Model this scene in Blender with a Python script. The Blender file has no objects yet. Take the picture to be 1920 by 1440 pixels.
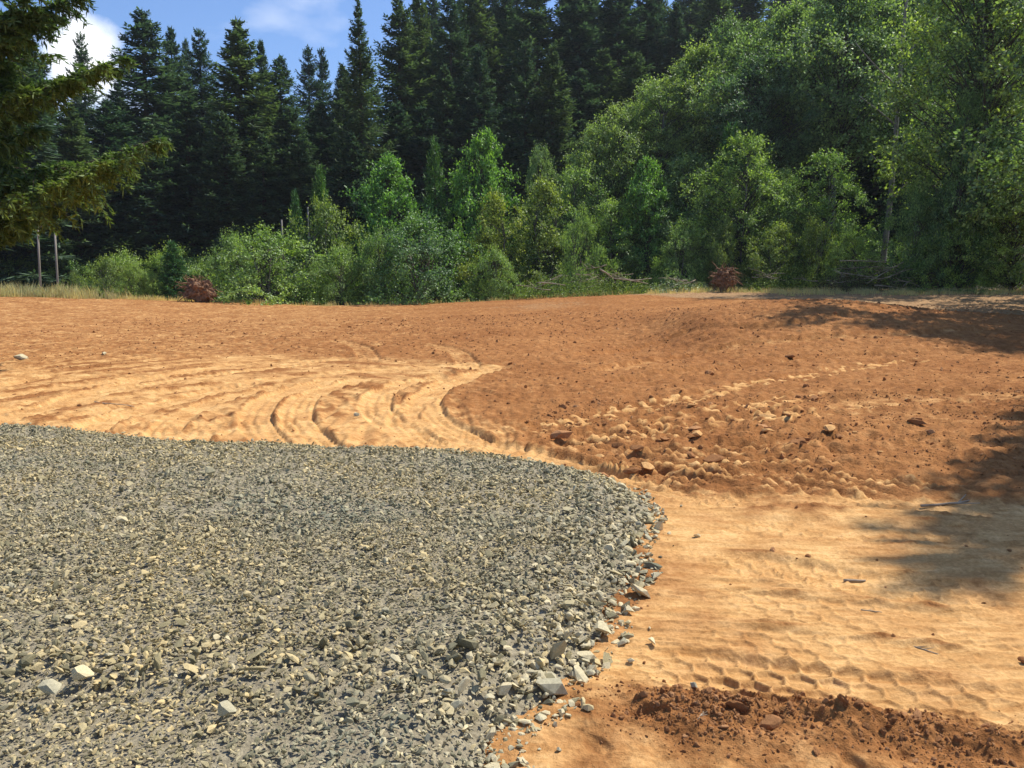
import bpy, bmesh, math
import numpy as np
from mathutils import Vector, Matrix, Euler

# ------------------------------------------------------------------ camera, sky, sun, exposure
SC = bpy.context.scene
COL = SC.collection
F = 1507.0                       # focal length in pixels of the 1920 px wide photograph
PITCH = math.atan(200.0 / F)
CAM_H = 1.8
cam_d = bpy.data.cameras.new('camera'); cam = bpy.data.objects.new('camera', cam_d); COL.objects.link(cam)
cam_d.sensor_width = 36.0; cam_d.lens = 36.0 * F / 1920.0
cam_d.clip_start = 0.05; cam_d.clip_end = 3000.0
cam.location = (0, 0, CAM_H); cam.rotation_euler = (math.pi / 2 - PITCH, 0, 0)
SC.camera = cam

SUN_AZ = math.radians(58.0)      # clockwise from +Y (towards the right of the view)
SUN_EL = math.radians(54.0)
SUN_DIR = Vector((math.sin(SUN_AZ) * math.cos(SUN_EL), math.cos(SUN_AZ) * math.cos(SUN_EL), math.sin(SUN_EL)))
world = bpy.data.worlds.new('World'); SC.world = world; world.use_nodes = True
wn = world.node_tree; wn.nodes.clear()
def N(nt, kind, **kw):
    n = nt.nodes.new(kind)
    for k, v in kw.items():
        if k.startswith('i_'): n.inputs[k[2:].replace('_', ' ')].default_value = v
        else: setattr(n, k, v)
    return n
sky = N(wn, 'ShaderNodeTexSky', sky_type='NISHITA', sun_disc=False, sun_elevation=SUN_EL, sun_rotation=SUN_AZ)
sky.air_density = 1.0; sky.dust_density = 0.6; sky.ozone_density = 1.6
tc = N(wn, 'ShaderNodeTexCoord')
mp = N(wn, 'ShaderNodeMapping'); mp.inputs['Scale'].default_value = (1.0, 1.0, 2.6); mp.inputs['Location'].default_value = (0.30, 0.1, 0.42)
wn.links.new(tc.outputs['Generated'], mp.inputs['Vector'])
cn = N(wn, 'ShaderNodeTexNoise'); cn.inputs['Scale'].default_value = 3.2; cn.inputs['Detail'].default_value = 8; cn.inputs['Roughness'].default_value = 0.52; cn.inputs['Distortion'].default_value = 0.25
wn.links.new(mp.outputs[0], cn.inputs['Vector'])
cr = N(wn, 'ShaderNodeValToRGB'); cr.color_ramp.elements[0].position = 0.56; cr.color_ramp.elements[1].position = 0.78
cr.color_ramp.elements[0].color = (0, 0, 0, 1); cr.color_ramp.elements[1].color = (1, 1, 1, 1)
wn.links.new(cn.outputs['Fac'], cr.inputs['Fac'])
tint = N(wn, 'ShaderNodeMix', data_type='RGBA', blend_type='MULTIPLY'); tint.inputs['Factor'].default_value = 1.0
tint.inputs['B'].default_value = (1.0, 1.22, 1.58, 1)
wn.links.new(sky.outputs[0], tint.inputs['A'])
v_ = Vector(((140 - 960) / F, math.cos(PITCH) + (720 - 100) / F * math.sin(PITCH), -math.sin(PITCH) + (720 - 100) / F * math.cos(PITCH))).normalized()
nv = N(wn, 'ShaderNodeVectorMath', operation='NORMALIZE'); wn.links.new(tc.outputs['Generated'], nv.inputs[0])
dt = N(wn, 'ShaderNodeVectorMath', operation='DISTANCE'); dt.inputs[1].default_value = v_; wn.links.new(nv.outputs[0], dt.inputs[0])
n2w = N(wn, 'ShaderNodeTexNoise'); n2w.inputs['Scale'].default_value = 14; n2w.inputs['Detail'].default_value = 7; wn.links.new(nv.outputs[0], n2w.inputs['Vector'])
ms = N(wn, 'ShaderNodeMath', operation='MULTIPLY_ADD'); ms.inputs[1].default_value = 0.10; wn.links.new(n2w.outputs['Fac'], ms.inputs[0]); wn.links.new(dt.outputs['Value'], ms.inputs[2])
mrw = N(wn, 'ShaderNodeMapRange'); mrw.inputs['From Min'].default_value = 0.098; mrw.inputs['From Max'].default_value = 0.068; wn.links.new(ms.outputs[0], mrw.inputs['Value'])
dim = N(wn, 'ShaderNodeMath', operation='MULTIPLY'); dim.inputs[1].default_value = 0.6; wn.links.new(cr.outputs[0], dim.inputs[0])
mxw = N(wn, 'ShaderNodeMath', operation='MAXIMUM'); wn.links.new(dim.outputs[0], mxw.inputs[0]); wn.links.new(mrw.outputs[0], mxw.inputs[1])
cm = N(wn, 'ShaderNodeMix', data_type='RGBA'); cm.inputs['B'].default_value = (13, 13.2, 13.6, 1)
wn.links.new(mxw.outputs[0], cm.inputs['Factor']); wn.links.new(tint.outputs['Result'], cm.inputs['A'])
bg = N(wn, 'ShaderNodeBackground'); bg.inputs['Strength'].default_value = 0.088
wn.links.new(cm.outputs['Result'], bg.inputs['Color'])
wo = N(wn, 'ShaderNodeOutputWorld'); wn.links.new(bg.outputs[0], wo.inputs[0])

sd = bpy.data.lights.new('sun', 'SUN'); sd.energy = 5.0; sd.angle = math.radians(0.5); sd.color = (1.0, 0.95, 0.86)
so = bpy.data.objects.new('sun', sd); COL.objects.link(so); so.location = (60, 30, 80)
so.rotation_euler = SUN_DIR.to_track_quat('Z', 'Y').to_euler()
SC.view_settings.view_transform = 'Standard'; SC.view_settings.look = 'None'
SC.view_settings.exposure = 0.33; SC.view_settings.gamma = 1.0; SC.view_settings.use_curve_mapping = False
SC.render.engine = 'CYCLES'
SC.cycles.max_bounces = 6; SC.cycles.diffuse_bounces = 3; SC.cycles.transmission_bounces = 4; SC.cycles.glossy_bounces = 2

# ------------------------------------------------------------------ numeric helpers
def sstep(a, b, v):
    t = np.clip((np.asarray(v, float) - a) / (b - a), 0, 1); return t * t * (3 - 2 * t)
def _hash(ix, iy, seed):
    h = (ix.astype(np.int64) * 374761393 + iy.astype(np.int64) * 668265263 + seed * 1442695041) & 0xffffffff
    h = ((h ^ (h >> 13)) * 1274126177) & 0xffffffff
    h = ((h ^ (h >> 16)) * 2246822519) & 0xffffffff
    return (h ^ (h >> 15)) & 0xffffffff
def noise2(x, y, seed=0):
    x = np.asarray(x, float); y = np.asarray(y, float)
    x0 = np.floor(x); y0 = np.floor(y); fx = x - x0; fy = y - y0
    x0 = x0.astype(np.int64); y0 = y0.astype(np.int64)
    def g(ix, iy, dx, dy):
        a = _hash(ix, iy, seed) * (2 * math.pi / 4294967296.0)
        return np.cos(a) * dx + np.sin(a) * dy
    u = fx * fx * fx * (fx * (fx * 6 - 15) + 10); v = fy * fy * fy * (fy * (fy * 6 - 15) + 10)
    a = g(x0, y0, fx, fy); b = g(x0 + 1, y0, fx - 1, fy); c = g(x0, y0 + 1, fx, fy - 1); d = g(x0 + 1, y0 + 1, fx - 1, fy - 1)
    return ((a * (1 - u) + b * u) * (1 - v) + (c * (1 - u) + d * u) * v) * 1.5
def fbm(x, y, sc, octv=4, seed=0, gain=0.5):
    r = 0; a = 1.0; t = 0
    for i in range(octv):
        r = r + a * noise2(np.asarray(x) / sc * 2 ** i + 17.3 * i, np.asarray(y) / sc * 2 ** i + 9.1 * i, seed + i); t += a; a *= gain
    return r / t
def ridged(x, y, sc, octv=3, seed=0):
    r = 0; a = 1.0; t = 0
    for i in range(octv):
        r = r + a * (1 - 2 * np.abs(noise2(np.asarray(x) / sc * 2 ** i, np.asarray(y) / sc * 2 ** i, seed + i))); t += a; a *= 0.5
    return r / t
EXX = [-400, -60, -32, -21.6, -12, -5, 1.5, 11, 31, 60, 400]
EXZ = [1.2, 1.0, 0.64, 0.37, 0.0, 0.14, 0.47, 0.90, 1.0, 1.4, 2.0]
def base_height(x, y):
    """Broad shape of the terrain: a levelled pad, its far lip, and the wooded hill behind."""
    x = np.asarray(x, float); y = np.asarray(y, float)
    z = np.interp(x, EXX, EXZ) * sstep(13, 48, y)
    z = z + 0.62 * np.exp(-(((x - 10.0) / 6.5) ** 2 + ((y - 25) / 4.5) ** 2))
    z = z - 0.42 * np.exp(-(((x - 3.4) / 2.0) ** 2 + ((y - 23.5) / 4.5) ** 2)) + 0.28 * sstep(4.2, 5.8, x) * sstep(15, 8, x) * np.exp(-((y - 24) / 5.0) ** 2)
    z = z + 0.25 * np.exp(-(((x - 9) / 5) ** 2 + ((y - 11) / 2.6) ** 2))
    lip = 51 + 1.2 * noise2(x / 9, y * 0 + 3.3, 5)
    z = z - 1.5 * sstep(0, 7, y - lip) * (1 - sstep(6, 13, x))
    right = sstep(-25, 45, x)
    dd = np.clip(y - (72 - 14 * sstep(10, 40, x)), 0, None)
    z = z + np.minimum(dd, 150) * (0.05 + 0.30 * right) + 4 * sstep(0, 60, dd) * 0.5
    side = np.clip(np.abs(x) - (0.62 * np.clip(y, 0, None) + 26), 0, 80)
    z = z + side * 0.06
    return z
SP, CP = math.sin(PITCH), math.cos(PITCH)
def ray(px, py):
    X = (px - 960) / F; Y = (720 - py) / F
    return np.array([X, CP + Y * SP, -SP + Y * CP])
def G(px, py):
    """Point of the ground seen at a pixel of the photograph (used once to measure where things stand)."""
    d = ray(px, py); z = 0.0; k = 1.0
    for i in range(60):
        k = 0.5 * k + 0.5 * (z - CAM_H) / min(d[2], -0.012)
        k = min(k, 60 / d[1]); z = float(base_height(d[0] * k, d[1] * k))
    return np.array([d[0] * k, d[1] * k])
def AT(px, py, D):
    d = ray(px, py); k = D / d[1]; return np.array([d[0] * k, D, CAM_H + d[2] * k])
def poly_sdf(x, y, P):
    """positive inside"""
    P = np.asarray(P); n = len(P); best = np.full(x.shape, 1e9); inside = np.zeros(x.shape, bool)
    for i in range(n):
        a = P[i]; b = P[(i + 1) % n]; e = b - a; L = max(e @ e, 1e-9)
        t = np.clip(((x - a[0]) * e[0] + (y - a[1]) * e[1]) / L, 0, 1)
        best = np.minimum(best, (x - a[0] - t * e[0]) ** 2 + (y - a[1] - t * e[1]) ** 2)
        c = ((a[1] > y) != (b[1] > y)); 
        with np.errstate(divide='ignore', invalid='ignore'):
            xi = (b[0] - a[0]) * (y - a[1]) / (b[1] - a[1] + 1e-12) + a[0]
        inside ^= c & (x < xi)
    d = np.sqrt(best); return np.where(inside, d, -d)
def catmull(P, step):
    P = np.asarray(P, float); Q = np.vstack([2 * P[0] - P[1], P, 2 * P[-1] - P[-2]]); out = []
    for i in range(1, len(Q) - 2):
        n = max(2, int(np.linalg.norm(Q[i + 1] - Q[i]) / step))
        t = np.linspace(0, 1, n, endpoint=False)[:, None]
        out.append(0.5 * (2 * Q[i] + (Q[i + 1] - Q[i - 1]) * t + (2 * Q[i - 1] - 5 * Q[i] + 4 * Q[i + 1] - Q[i + 2]) * t ** 2 + (-Q[i - 1] + 3 * Q[i] - 3 * Q[i + 1] + Q[i + 2]) * t ** 3))
    out.append(P[-1:]); return np.vstack(out)

# ------------------------------------------------------------------ scene helpers
def tag(o, label=None, cat=None, group=None, kind=None):
    if label: o['label'] = label
    if cat: o['category'] = cat
    if group: o['group'] = group
    if kind: o['kind'] = kind
    return o
def mesh_np(name, V, faces, mats=(), smooth=False, mi=None):
    """faces: (n,3) or (n,4) array, or a list of such arrays"""
    if not isinstance(faces, list): faces = [faces]
    faces = [np.asarray(f, np.int32) for f in faces if len(f)]
    me = bpy.data.meshes.new(name); V = np.asarray(V, np.float32)
    me.vertices.add(len(V)); me.vertices.foreach_set('co', V.ravel())
    loops = np.concatenate([f.ravel() for f in faces]); tot = np.concatenate([np.full(len(f), f.shape[1], np.int32) for f in faces])
    me.loops.add(len(loops)); me.loops.foreach_set('vertex_index', loops)
    me.polygons.add(len(tot)); st = np.zeros(len(tot), np.int32); st[1:] = np.cumsum(tot)[:-1]
    me.polygons.foreach_set('loop_start', st); me.polygons.foreach_set('loop_total', tot)
    me.polygons.foreach_set('use_smooth', np.full(len(tot), smooth))
    for m in mats: me.materials.append(m)
    if mi is not None: me.polygons.foreach_set('material_index', np.asarray(mi, np.int32))
    me.update(calc_edges=True); return me
def obj(name, me, parent=None, loc=None):
    o = bpy.data.objects.new(name, me); COL.objects.link(o)
    if parent is not None: o.parent = parent
    if loc is not None: o.location = loc
    return o
def empty(name, loc=(0, 0, 0), rz=0):
    o = bpy.data.objects.new(name, None); COL.objects.link(o); o.location = loc; o.rotation_euler = (0, 0, rz); o.empty_display_size = 0.5; return o
class Acc:
    def __init__(s): s.v = []; s.f = []; s.n = 0
    def add(s, V, Fc):
        V = np.asarray(V, float); s.v.append(V); s.f.append(np.asarray(Fc) + s.n); s.n += len(V)
    def mesh(s, name, mats=(), smooth=False):
        q = [f for f in s.f if f.shape[1] == 4]; t = [f for f in s.f if f.shape[1] == 3]
        return mesh_np(name, np.vstack(s.v), [np.vstack(a) for a in (q, t) if a], mats, smooth)
def tube(acc, P, R, k=5, cap=True):
    P = np.asarray(P, float); n = len(P); R = np.asarray(R, float) * np.ones(n)
    T = np.gradient(P, axis=0); T /= np.linalg.norm(T, axis=1)[:, None] + 1e-9
    ref = np.array([0.31, 0.17, 0.93]) if abs(T[0][2]) < 0.9 else np.array([1.0, 0.1, 0])
    A = np.cross(T, ref); A /= np.linalg.norm(A, axis=1)[:, None] + 1e-9; B = np.cross(T, A)
    a = np.arange(k) * 2 * math.pi / k
    V = (P[:, None] + R[:, None, None] * (np.cos(a)[None, :, None] * A[:, None] + np.sin(a)[None, :, None] * B[:, None])).reshape(-1, 3)
    i = np.arange(n - 1)[:, None] * k; j = np.arange(k)[None]; j2 = (j + 1) % k
    q = np.stack([i + j, i + j2, i + k + j2, i + k + j], -1).reshape(-1, 4)
    acc.add(V, q)
    if cap and k >= 3:
        base = acc.n - len(V); acc.f.append(np.array([[base + (n - 1) * k, base + (n - 1) * k + m, base + (n - 1) * k + m + 1] for m in range(1, k - 1)]))
        acc.f.append(np.array([[base, base + m + 1, base + m] for m in range(1, k - 1)]))
def unit(v): return v / (np.linalg.norm(v, axis=-1, keepdims=True) + 1e-9)
def leaves(P, D, Nn, L, W, fold=0.12):
    """rhombic blades: base points P, directions D, normals Nn, length L, width W -> verts, quads split as two triangles"""
    D = unit(D); S = unit(np.cross(D, Nn)); U = np.cross(S, D)
    L = L[:, None]; W = W[:, None]
    v0 = P; v1 = P + D * L * 0.45 + S * W * 0.5 - U * W * fold; v2 = P + D * L; v3 = P + D * L * 0.45 - S * W * 0.5 - U * W * fold
    V = np.stack([v0, v1, v2, v3], 1).reshape(-1, 3); b = np.arange(len(P))[:, None] * 4
    return V, np.vstack([b + np.array([[0, 1, 2]]), b + np.array([[0, 2, 3]])])

# ------------------------------------------------------------------ materials
def new_mat(name):
    m = bpy.data.materials.new(name); m.use_nodes = True; nt = m.node_tree
    for n in list(nt.nodes): nt.nodes.remove(n)
    out = nt.nodes.new('ShaderNodeOutputMaterial'); return m, nt, out
def ramp(nt, src, stops):
    r = nt.nodes.new('ShaderNodeValToRGB'); e = r.color_ramp.elements
    while len(e) < len(stops): e.new(0.5)
    for i, (p, c) in enumerate(stops): e[i].position = p; e[i].color = (*c, 1)
    nt.links.new(src, r.inputs['Fac']); return r.outputs['Color']
def mixc(nt, f, a, b, mode='MIX'):
    m = nt.nodes.new('ShaderNodeMix'); m.data_type = 'RGBA'; m.blend_type = mode
    for s, v in (('Factor', f), ('A', a), ('B', b)):
        if hasattr(v, 'links'): nt.links.new(v, m.inputs[s])
        else: m.inputs[s].default_value = v if s == 'Factor' else (*v, 1)
    return m.outputs['Result']
def noise(nt, scale, detail=4, rough=0.55, vec=None, dist=0.0):
    n = nt.nodes.new('ShaderNodeTexNoise'); n.inputs['Scale'].default_value = scale; n.inputs['Detail'].default_value = detail
    n.inputs['Roughness'].default_value = rough; n.inputs['Distortion'].default_value = dist
    if vec is not None: nt.links.new(vec, n.inputs['Vector'])
    return n.outputs['Fac']
def foliage_mat(name, c_dark, c_mid, c_light, trans=0.3, gloss=0.12, nscale=0.6, rough=0.45, tcol=None):
    m, nt, out = new_mat(name); geo = nt.nodes.new('ShaderNodeNewGeometry'); oi = nt.nodes.new('ShaderNodeObjectInfo')
    tc = nt.nodes.new('ShaderNodeTexCoord')
    a = ramp(nt, geo.outputs['Random Per Island'], [(0.0, c_dark), (0.45, c_mid), (1.0, c_light)])
    nz = noise(nt, nscale, 3, 0.5, tc.outputs['Object'])
    var = ramp(nt, nz, [(0.35, (0.72, 0.78, 0.82)), (0.65, (1.25, 1.18, 1.0))])
    c = mixc(nt, 1.0, a, var, 'MULTIPLY')
    ov = ramp(nt, oi.outputs['Random'], [(0.0, (0.62, 0.72, 0.85)), (0.5, (0.95, 0.96, 1)), (1.0, (1.30, 1.16, 0.85))])
    c = mixc(nt, 1.0, c, ov, 'MULTIPLY')
    d = nt.nodes.new('ShaderNodeBsdfDiffuse'); nt.links.new(c, d.inputs['Color'])
    t = nt.nodes.new('ShaderNodeBsdfTranslucent'); nt.links.new(mixc(nt, 1.0, c, tcol or (1.25, 1.35, 0.55), 'MULTIPLY'), t.inputs['Color'])
    mx = nt.nodes.new('ShaderNodeMixShader'); mx.inputs[0].default_value = trans
    nt.links.new(d.outputs[0], mx.inputs[1]); nt.links.new(t.outputs[0], mx.inputs[2])
    g = nt.nodes.new('ShaderNodeBsdfGlossy'); g.inputs['Roughness'].default_value = rough; g.inputs['Color'].default_value = (0.8, 0.85, 0.8, 1)
    m2 = nt.nodes.new('ShaderNodeMixShader'); m2.inputs[0].default_value = gloss
    nt.links.new(mx.outputs[0], m2.inputs[1]); nt.links.new(g.outputs[0], m2.inputs[2]); nt.links.new(m2.outputs[0], out.inputs[0])
    return m
def rough_mat(name, c0, c1, scale=3.0, rough=0.9, bump=0.3, bscale=20, stretch=None, rand=False, spec=0.2, patch=None):
    m, nt, out = new_mat(name); tc = nt.nodes.new('ShaderNodeTexCoord'); v = tc.outputs['Object']
    if stretch:
        mp = nt.nodes.new('ShaderNodeMapping'); mp.inputs['Scale'].default_value = stretch; nt.links.new(v, mp.inputs['Vector']); v = mp.outputs[0]
    c = ramp(nt, noise(nt, scale, 6, 0.6, v), [(0.3, c0), (0.7, c1)])
    if rand:
        oi = nt.nodes.new('ShaderNodeObjectInfo'); c = mixc(nt, 1.0, c, ramp(nt, oi.outputs['Random'], rand), 'MULTIPLY')
    if patch:
        gp = nt.nodes.new('ShaderNodeNewGeometry'); c = mixc(nt, 1.0, c, ramp(nt, noise(nt, 0.8, 3, 0.55, gp.outputs['Position']), patch), 'MULTIPLY')
    p = nt.nodes.new('ShaderNodeBsdfPrincipled'); nt.links.new(c, p.inputs['Base Color']); p.inputs['Roughness'].default_value = rough
    p.inputs['Specular IOR Level'].default_value = spec
    b = nt.nodes.new('ShaderNodeBump'); b.inputs['Strength'].default_value = bump; b.inputs['Distance'].default_value = 0.02
    nt.links.new(noise(nt, bscale, 5, 0.65, v), b.inputs['Height']); nt.links.new(b.outputs[0], p.inputs['Normal']); nt.links.new(p.outputs[0], out.inputs[0])
    return m
M = {}
M['fir'] = foliage_mat('fir_needles', (0.045, 0.078, 0.052), (0.085, 0.140, 0.080), (0.150, 0.220, 0.115), 0.32, 0.03, 0.25, 0.6, tcol=(1.1, 1.3, 0.7))
M['fir_young'] = foliage_mat('young_fir_needles', (0.027, 0.072, 0.023), (0.078, 0.192, 0.050), (0.150, 0.300, 0.075), 0.2, 0.03, 0.8)
M['spruce'] = foliage_mat('near_spruce_needles', (0.055, 0.095, 0.034), (0.10, 0.160, 0.050), (0.18, 0.25, 0.08), 0.38, 0.02, 0.9, tcol=(1.05, 1.25, 0.7))
M['alder'] = foliage_mat('alder_leaves', (0.054, 0.088, 0.029), (0.180, 0.275, 0.089), (0.373, 0.524, 0.193), 0.45, 0.05, 0.35)
M['bush'] = foliage_mat('willow_bush_leaves', (0.068, 0.117, 0.032), (0.209, 0.332, 0.090), (0.372, 0.541, 0.169), 0.45, 0.045, 0.5)
M['maple'] = foliage_mat('maple_leaves', (0.045, 0.099, 0.023), (0.138, 0.293, 0.065), (0.270, 0.507, 0.118), 0.45, 0.04, 0.5)
M['yellow'] = foliage_mat('yellow_green_leaves', (0.081, 0.117, 0.025), (0.218, 0.294, 0.061), (0.404, 0.493, 0.120), 0.38, 0.035, 0.5)
M['dry_leaf'] = foliage_mat('wilted_leaves', (0.20, 0.16, 0.07), (0.26, 0.33, 0.11), (0.38, 0.50, 0.19), 0.25, 0.1, 1.5)
M['brown_leaf'] = foliage_mat('dead_brown_twigs', (0.05, 0.038, 0.022), (0.10, 0.085, 0.045), (0.12, 0.14, 0.05), 0.15, 0.05, 1.5)
M['fern'] = foliage_mat('fern_fronds', (0.06, 0.12, 0.03), (0.10, 0.2, 0.045), (0.18, 0.28, 0.07), 0.3, 0.08, 2.0)
M['grass'] = foliage_mat('dry_grass', (0.52, 0.42, 0.20), (0.74, 0.62, 0.32), (0.60, 0.60, 0.25), 0.45, 0.03, 0.5, tcol=(1.1, 1.05, 0.7))
M['bark'] = rough_mat('conifer_bark', (0.05, 0.035, 0.025), (0.13, 0.10, 0.075), 6, 0.95, 0.6, 25, (1, 1, 0.15))
M['alder_bark'] = rough_mat('pale_alder_bark', (0.10, 0.09, 0.075), (0.34, 0.32, 0.28), 3, 0.85, 0.3, 20, (1, 1, 0.5))
M['twig'] = rough_mat('dark_twig_bark', (0.045, 0.038, 0.03), (0.11, 0.095, 0.075), 3, 0.9, 0.3, 20)
M['pole'] = rough_mat('weathered_pole_wood', (0.17, 0.14, 0.11), (0.36, 0.32, 0.27), 8, 0.9, 0.4, 30, (1, 1, 0.05))
M['stick'] = rough_mat('cut_branch_wood', (0.22, 0.16, 0.10), (0.50, 0.42, 0.31), 5, 0.9, 0.3, 30)
M['root'] = rough_mat('earthy_red_roots', (0.07, 0.040, 0.024), (0.34, 0.185, 0.10), 7, 0.95, 0.6, 30)
M['wire'] = rough_mat('dark_wire', (0.03, 0.03, 0.03), (0.06, 0.06, 0.06), 3, 0.6, 0.0)
GREY = [(0.0, (0.42, 0.44, 0.43)), (0.35, (0.72, 0.73, 0.69)), (0.6, (1.0, 0.98, 0.92)), (0.85, (1.2, 1.13, 1.0)), (1.0, (1.4, 1.28, 1.06))]
M['stone'] = rough_mat('crushed_basalt', (0.35, 0.315, 0.215), (0.50, 0.445, 0.30), 14, 0.92, 0.35, 70, rand=GREY, spec=0.04, patch=[(0.34, (0.76, 0.82, 0.86)), (0.48, (0.98, 0.95, 0.88)), (0.64, (1.16, 1.06, 0.86))])
M['stone_pale'] = rough_mat('dusty_pale_basalt', (0.46, 0.40, 0.26), (0.68, 0.59, 0.38), 14, 0.92, 0.35, 70, rand=[(0, (0.75, 0.78, 0.8)), (1, (1.15, 1.1, 1.0))], spec=0.04)
M['clay'] = rough_mat('smooth_orange_clay', (0.52, 0.27, 0.10), (0.74, 0.44, 0.18), 9, 0.95, 0.5, 40, spec=0.05)
M['clod'] = rough_mat('red_earth_clod', (0.29, 0.128, 0.050), (0.47, 0.225, 0.09), 22, 0.97, 0.6, 60, rand=[(0, (0.72, 0.70, 0.68)), (0.6, (1, 1, 1)), (1, (1.45, 1.6, 1.8))], spec=0.1)

def ground_mat():
    m, nt, out = new_mat('red_clay_ground'); L = nt.links
    at = nt.nodes.new('ShaderNodeAttribute'); at.attribute_name = 'zone'
    sp = nt.nodes.new('ShaderNodeSeparateColor'); L.new(at.outputs['Color'], sp.inputs[0])
    tc = nt.nodes.new('ShaderNodeTexCoord'); v = tc.outputs['Object']
    n1 = noise(nt, 0.35, 5, 0.6, v); n2 = noise(nt, 5.0, 6, 0.65, v); n3 = noise(nt, 38.0, 6, 0.75, v); mpS = nt.nodes.new('ShaderNodeMapping'); mpS.inputs['Scale'].default_value = (1.6, 9.0, 1.0); mpS.inputs['Rotation'].default_value = (0, 0, 0.08); L.new(v, mpS.inputs['Vector']); n5 = noise(nt, 1.6, 6, 0.7, mpS.outputs[0], 0.5); n4 = noise(nt, 1.6, 5, 0.6, v, 0.6)
    loose = ramp(nt, n2, [(0.28, (0.215, 0.088, 0.028)), (0.5, (0.320, 0.140, 0.044)), (0.74, (0.46, 0.225, 0.080))])
    loose = mixc(nt, 1.0, loose, ramp(nt, n1, [(0.35, (0.86, 0.80, 0.78)), (0.68, (1.13, 1.16, 1.22))]), 'MULTIPLY')
    comp = ramp(nt, n4, [(0.28, (0.46, 0.235, 0.085)), (0.5, (0.60, 0.340, 0.128)), (0.75, (0.74, 0.455, 0.185))])
    comp = mixc(nt, 1.0, comp, ramp(nt, n5, [(0.34, (0.82, 0.74, 0.66)), (0.5, (1.0, 1.0, 1.0)), (0.68, (1.10, 1.13, 1.2))]), 'MULTIPLY')
    comp = mixc(nt, 1.0, comp, ramp(nt, n2, [(0.3, (0.86, 0.82, 0.76)), (0.66, (1.07, 1.09, 1.12))]), 'MULTIPLY')
    # edge of the compacted zone broken up by noise
    def mth(op, a, b, clamp=False):
        q = nt.nodes.new('ShaderNodeMath'); q.operation = op; q.use_clamp = clamp
        for i, w in enumerate((a, b)):
            if hasattr(w, 'links'): L.new(w, q.inputs[i])
            else: q.inputs[i].default_value = w
        return q.outputs[0]
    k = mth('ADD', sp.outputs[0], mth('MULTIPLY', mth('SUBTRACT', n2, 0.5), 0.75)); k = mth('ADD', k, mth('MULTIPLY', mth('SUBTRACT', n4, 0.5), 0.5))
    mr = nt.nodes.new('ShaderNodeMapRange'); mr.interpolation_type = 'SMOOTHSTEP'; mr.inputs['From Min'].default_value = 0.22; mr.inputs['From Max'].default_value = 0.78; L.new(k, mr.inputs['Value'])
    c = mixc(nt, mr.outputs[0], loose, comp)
    c = mixc(nt, 1.0, c, ramp(nt, n3, [(0.3, (0.72, 0.67, 0.62)), (0.7, (1.20, 1.23, 1.28))]), 'MULTIPLY')
    # grey-tan dusty litter of the margin
    tan = ramp(nt, n2, [(0.3, (0.22, 0.12, 0.055)), (0.7, (0.44, 0.275, 0.135))])
    k2 = mth('ADD', sp.outputs[1], mth('MULTIPLY', mth('SUBTRACT', n4, 0.5), 0.9)); mr2 = nt.nodes.new('ShaderNodeMapRange'); mr2.inputs['From Min'].default_value = 0.3; mr2.inputs['From Max'].default_value = 0.7; L.new(k2, mr2.inputs['Value'])
    c = mixc(nt, mr2.outputs[0], c, tan)
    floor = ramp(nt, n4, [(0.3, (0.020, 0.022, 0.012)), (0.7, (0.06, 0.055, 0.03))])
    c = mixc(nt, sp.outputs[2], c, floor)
    p = nt.nodes.new('ShaderNodeBsdfPrincipled'); L.new(c, p.inputs['Base Color']); p.inputs['Roughness'].default_value = 0.97; p.inputs['Specular IOR Level'].default_value = 0.1
    b1 = nt.nodes.new('ShaderNodeBump'); b1.inputs['Distance'].default_value = 0.06; L.new(n2, b1.inputs['Height']); mrb = nt.nodes.new('ShaderNodeMapRange'); mrb.inputs['To Min'].default_value = 1.0; mrb.inputs['To Max'].default_value = 0.3; L.new(mr.outputs[0], mrb.inputs['Value']); L.new(mrb.outputs[0], b1.inputs['Strength'])
    b2 = nt.nodes.new('ShaderNodeBump'); b2.inputs['Strength'].default_value = 0.9; b2.inputs['Distance'].default_value = 0.010; L.new(n3, b2.inputs['Height']); L.new(b1.outputs[0], b2.inputs['Normal'])
    L.new(b2.outputs[0], p.inputs['Normal']); L.new(p.outputs[0], out.inputs[0]); return m
M['ground'] = ground_mat()
M['fines'] = rough_mat('gravel_fines', (0.19, 0.16, 0.105), (0.44, 0.38, 0.255), 30, 0.95, 0.8, 90)

# ------------------------------------------------------------------ where the gravel and the tracks lie
GRAVEL = np.array([G(*p) for p in [(-420, 800), (-100, 800), (0, 803), (90, 803), (180, 812), (260, 822), (340, 830), (450, 834), (560, 835), (640, 842), (700, 840), (770, 843), (830, 847), (920, 855), (1000, 865),
    (1070, 878), (1130, 892), (1180, 915), (1215, 938), (1236, 965), (1225, 1000), (1200, 1035), (1222, 1075), (1180, 1110), (1160, 1150), (1165, 1185), (1130, 1215), (1110, 1255), (1050, 1285), (1062, 1325), (1000, 1362), (965, 1385), (958, 1440)]]
    + [np.array([0.0, 2.0]), np.array([-0.1, 0.6]), np.array([-0.6, -1.5]), np.array([-9, -3.0]), np.array([-12, 4.0])])
TRK = []   # (pixel path, half width, depth, pattern, pattern height, compaction)
def tk(pts, hw, dep, pat, amp, comp, per=0.16, skew=0.0): TRK.append((catmull([G(*p) for p in pts], 0.06), hw, dep, pat, amp, comp, per, skew))
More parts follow.
